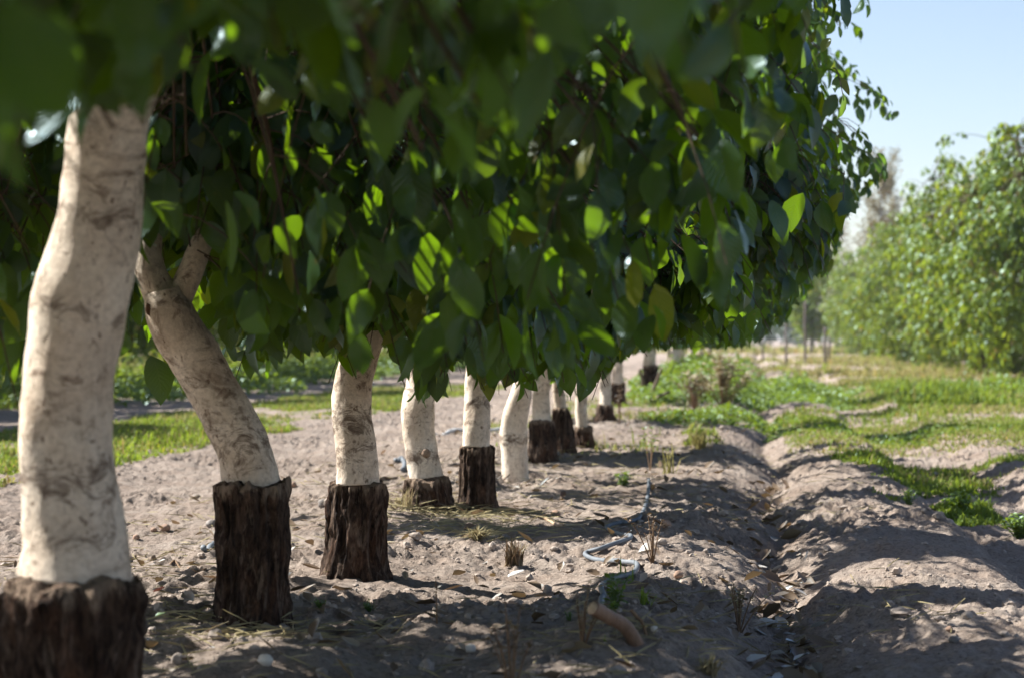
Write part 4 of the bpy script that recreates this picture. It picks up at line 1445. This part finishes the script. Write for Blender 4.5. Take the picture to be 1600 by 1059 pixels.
def raised_stick(a, b, da, ra, rb, name, label, cut=True, mat='peeled', lift=.0):
    """a stick rising out of the soil at b towards the free end a"""
    Pb, db = gpix(*b)
    Pa = pix(a[0], a[1], db - da)
    p = catmull([Pa, (Pa * .66 + Pb * .34) + [0, 0, .004], (Pa * .33 + Pb * .67) + [0, 0, .006], Pb - [0, 0, .03]], 24)
    mb = MB(); mb.tube(p, np.linspace(ra, rb, 24) * db / FPX, 18, True, None, trunk_disp(17, .12))
    root = mb.build(name, M[mat], origin=Pb)
    if cut:
        ax = unit(p[0] - p[3])
        m2 = MB(); m2.tube(np.array([p[0] - ax * .004, p[0] + ax * .002]), ra * db / FPX * .86, 18)
        e = m2.build('cut_end', M['cutwood'], None, origin=Pb); e.location = (0, 0, 0); e.parent = root
    tag(root, label, 'branch')


raised_stick((926, 950), (1004, 1002), .10, 11.5, 11.0, 'cut_branch', 'thick reddish brown cut branch sticking out of the foreground bank')
raised_stick((986, 953), (1014, 992), .02, 3.0, 2.2, 'broken_stick', 'thin dark stick leaning beside the thick cut branch', False, 'dry_stem')
# prunings near the thin stemmed tree
for (a, b, lab) in (((1034, 575), (1012, 622), 'pale cut shoot leaning right at the thin stemmed tree'), ((999, 577), (1004, 616), 'upright pale stub left of the thin stemmed tree'), ((1046, 612), (1005, 632), 'grey pruned branch lying low before the thin stemmed tree')):
    Pb, db = gpix(*b); Pa = pix(a[0], a[1], db - .1)
    p = catmull([Pb - [0, 0, .05], (Pa + Pb) / 2 + [.02, 0, .01], Pa], 14)
    mb = MB(); mb.tube(p, np.linspace(.028, .018, 14), 8, True, None, trunk_disp(23, .1))
    tag(mb.build('pruned_branch', M['limb'], origin=Pb), lab, 'branch')


def plant(px, py, h, name, label, cat, kind='grass', n=24, mat='grass', wid=.004, spread=.4):
    P, d = gpix(px, py)
    H = h * d / FPX
    mb = MB()
    if kind == 'grass':
        B = P + np.stack([rng.normal(0, H * .12, n), rng.normal(0, H * .12, n), np.full(n, -.01)], -1)
        blades(mb, B, H * rng.uniform(.5, 1.1, n), rng.uniform(0, .9, n), wid, spread * 1.8)
        o_ = mb.build(name, M[mat], origin=P, attr=True, smooth=False)
        tag(o_, label, cat)
        return o_
    root = empty(name, P)
    st = MB(); lf = MB()
    for k in range(n):
        az = rng.uniform(0, 6.28); ln = H * rng.uniform(.55, 1.05); le = rng.uniform(0, spread)
        e = P + np.array([math.cos(az) * ln * le, math.sin(az) * ln * le, ln * (1 - .3 * le)])
        c = bez(P - [0, 0, .02], (P + e) / 2 + [0, 0, ln * .15], e, 7)
        st.tube(c, np.linspace(.0028, .0012, 7), 4, False)
        q = 9 if kind == 'leafy' else 14
        t = rng.uniform(.25 if kind == 'leafy' else .55, 1, q)
        B = c[np.minimum(6, (t * 6.99).astype(int))] + rng.normal(0, .004, (q, 3))
        a2 = rng.uniform(0, 6.28, q)
        A = unit(np.stack([np.cos(a2), np.sin(a2), rng.uniform(.1, .9, q)], -1)); Nn = unit(np.array([0, 0, 1.]) + rng.normal(0, .4, (q, 3))); Nn = unit(Nn - A * (Nn * A).sum(1)[:, None])
        L = H * (rng.uniform(.16, .32, q) if kind == 'leafy' else rng.uniform(.05, .11, q))
        leaf_mesh(lf, B, A, Nn, L, L * (.38 if kind == 'leafy' else .45), rng.uniform(0, .9, q), T_LO)
    st.build('stems', M['weed' if kind == 'leafy' else 'dry_stem'], root, origin=P, attr=True)
    lf.build('leaves' if kind == 'leafy' else 'seed_heads', M[mat], root, origin=P, attr=True)  # dry plants carry seed heads here, drawn as small leaf-shaped flakes
    tag(root, label, cat)
    return root


plant(960, 958, 62, 'green_weed', 'leafy green weed growing against the end of the hose', 'weed', 'leafy', 12, 'weed', spread=.45)
plant(977, 905, 55, 'grass_stalk', 'single tall grass stalk standing by the hose bend', 'grass', 'grass', 5, 'grass', .003, .2)
plant(1010, 945, 40, 'grass_tuft', 'small spreading grass tuft right of the leafy weed', 'grass', 'grass', 22, 'grass', .003, .7)
plant(946, 1003, 22, 'grass_sprout', 'tiny bright grass sprout below the thick cut branch', 'grass', 'grass', 8, 'grass', .003, .5)
plant(975, 757, 24, 'creeping_weed', 'low dark green weed in the shade beyond the hose', 'weed', 'leafy', 14, 'weed', spread=.95)
plant(890, 968, 16, 'seedling_weed', 'tiny green seedling in the shade left of the cut branch', 'weed', 'leafy', 6, 'weed', spread=.8)
plant(575, 955, 18, 'shade_weed', 'flat green weed in shade before the speckled trunk', 'weed', 'leafy', 14, 'weed', spread=1.1)
plant(500, 948, 16, 'pale_weed', 'small green weed between the leaning and speckled trunks', 'weed', 'leafy', 8, 'weed', spread=1.0)
plant(803, 880, 48, 'dry_tuft', 'upright brown dry tuft in the middle of the shaded soil', 'dry plant', 'grass', 90, 'litter', .004, .45)
plant(745, 842, 30, 'straw_tuft', 'flattened pale straw tuft behind the brown tuft', 'dry plant', 'grass', 150, 'straw', .003, 1.1)
plant(640, 796, 50, 'dry_stalks', 'dry tan stalks at the left of the short bark foot', 'dry plant', 'grass', 30, 'straw', .0035, .35)
plant(683, 975, 92, 'seed_stalk', 'lone brown dry stalk with one seed head in the shade', 'dry plant', 'dry', 1, 'litter', spread=.05)
plant(800, 1085, 150, 'dry_weed', 'blurred grey dry weed with curled pods in the front centre', 'dry plant', 'dry', 9, 'litter', spread=.75)
plant(910, 1010, 95, 'pod_weed', 'pale dry weed with curly pods left of the cut branch', 'dry plant', 'dry', 9, 'straw', spread=.6)
plant(1020, 878, 85, 'brown_weed', 'dark dry weed standing on the bank right of the hose loop', 'dry plant', 'dry', 7, 'litter', spread=.5)
plant(1155, 985, 95, 'wispy_weed', 'wispy straw coloured weed on the slope above the furrow', 'dry plant', 'dry', 12, 'straw', spread=.7)
plant(1110, 1052, 45, 'yellow_tuft', 'yellow dry tuft at the bottom edge left of the furrow', 'dry plant', 'grass', 60, 'straw', .004, .8)
plant(968, 662, 60, 'dry_stalk', 'tall orange brown dry stalk before the dark trunk feet', 'dry plant', 'dry', 10, 'litter', spread=.16)
plant(1016, 735, 75, 'thin_weed', 'thin grey green weed standing far along the bank', 'weed', 'dry', 5, 'weed', spread=.35)
plant(1043, 740, 60, 'young_weed', 'slender yellowish weed at the bank top farther on', 'weed', 'grass', 14, 'dry_grass', .004, .4)
plant(1092, 700, 42, 'bunch_grass', 'round yellow grass bunch on the sunny bank', 'grass', 'grass', 110, 'dry_grass', .005, .7)
plant(1130, 640, 90, 'tumbleweed', 'tan feathery weed mound above the green weeds', 'dry plant', 'dry', 80, 'straw', spread=.9)
plant(1085, 640, 62, 'grey_brush', 'grey brown twiggy brush at the foot of the green weeds', 'dry plant', 'dry', 50, 'litter', spread=.8)
plant(1500, 800, 34, 'dark_bush', 'low dark green bush on the right bare soil', 'weed', 'leafy', 40, 'weed', spread=1.0)
plant(1590, 840, 40, 'edge_bush', 'dark green tuft at the right edge of the soil', 'weed', 'leafy', 30, 'weed', spread=.9)
plant(1420, 788, 26, 'mixed_tuft', 'sparse green tuft left of the low dark bush', 'weed', 'leafy', 16, 'weed', spread=.9)


def flat_leaf(px, py, L, mat, label, name='fallen_leaf', group=None, W_=.5):
    P, d = gpix(px, py)
    l = L * d / FPX
    mb = MB(); az = random.random() * .8 - .4
    A = unit(np.array([[math.cos(az), math.sin(az), .12]])); Nn = np.array([[.05, -.45, 1.0]]); Nn = unit(Nn - A * (Nn * A).sum(1)[:, None])
    leaf_mesh(mb, np.array([[-l / 2, 0, .012]]), A, Nn, np.array([l]), np.array([l * W_]), np.array([.6]), T_HI, .5, -.2)
    o_ = mb.build(name, M[mat], attr=True); o_.location = (P[0], P[1], float(gh(P[0], P[1])) + .004)
    sd = o_.modifiers.new('thickness', 'SOLIDIFY'); sd.thickness = .0012
    tag(o_, label, 'leaf', group)


flat_leaf(806, 908, 26, 'pale_leaf', 'white fallen leaf lying alone on the shaded soil', W_=.35)
flat_leaf(636, 786, 20, 'orange', 'orange dead leaf at the left of the short bark foot', W_=.9)
flat_leaf(1014, 872, 34, 'litter', 'broad curled brown leaf leaning on the dark dry weed', W_=.75)
flat_leaf(250, 932, 22, 'orange', 'rusty leaf on the soil right of the nearest bark foot', W_=.5)
flat_leaf(250, 972, 16, 'weed', 'small green fallen leaf beside the nearest bark foot', W_=.5)
flat_leaf(1195, 990, 40, 'pale_leaf', 'large bleached leaf at the near end of the furrow', W_=.5)
flat_leaf(1180, 1042, 34, 'pale_leaf', 'white flake at the very bottom of the furrow', W_=.5)
flat_leaf(1240, 925, 30, 'pale_leaf', 'bright white leaf beside the dark furrow hollow', W_=.4)

# ------------------------------------------------------------------ air
HAZE = True
if HAZE:
    m, nt, out = newmat('air')
    pv = nt.nodes.new('ShaderNodeVolumePrincipled')
    pv.inputs['Color'].default_value = (0.86, 0.92, 1.0, 1)
    pv.inputs['Density'].default_value = 0.00034
    pv.inputs['Anisotropy'].default_value = 0.3
    nt.links.new(pv.outputs[0], out.inputs['Volume'])
    x0, x1, y0, y1, z0, z1 = -2600, 2600, -1000, 3200, -1.6, 16.5
    v = [(x, y, z) for x in (x0, x1) for y in (y0, y1) for z in (z0, z1)]
    f = [(0, 1, 3, 2), (4, 6, 7, 5), (0, 4, 5, 1), (2, 3, 7, 6), (0, 2, 6, 4), (1, 5, 7, 3)]
    mb = MB(); mb.add(v, f)
    tag(mb.build('haze', m, smooth=False), 'thin pale haze over the distant orchard', 'haze', kind='stuff')
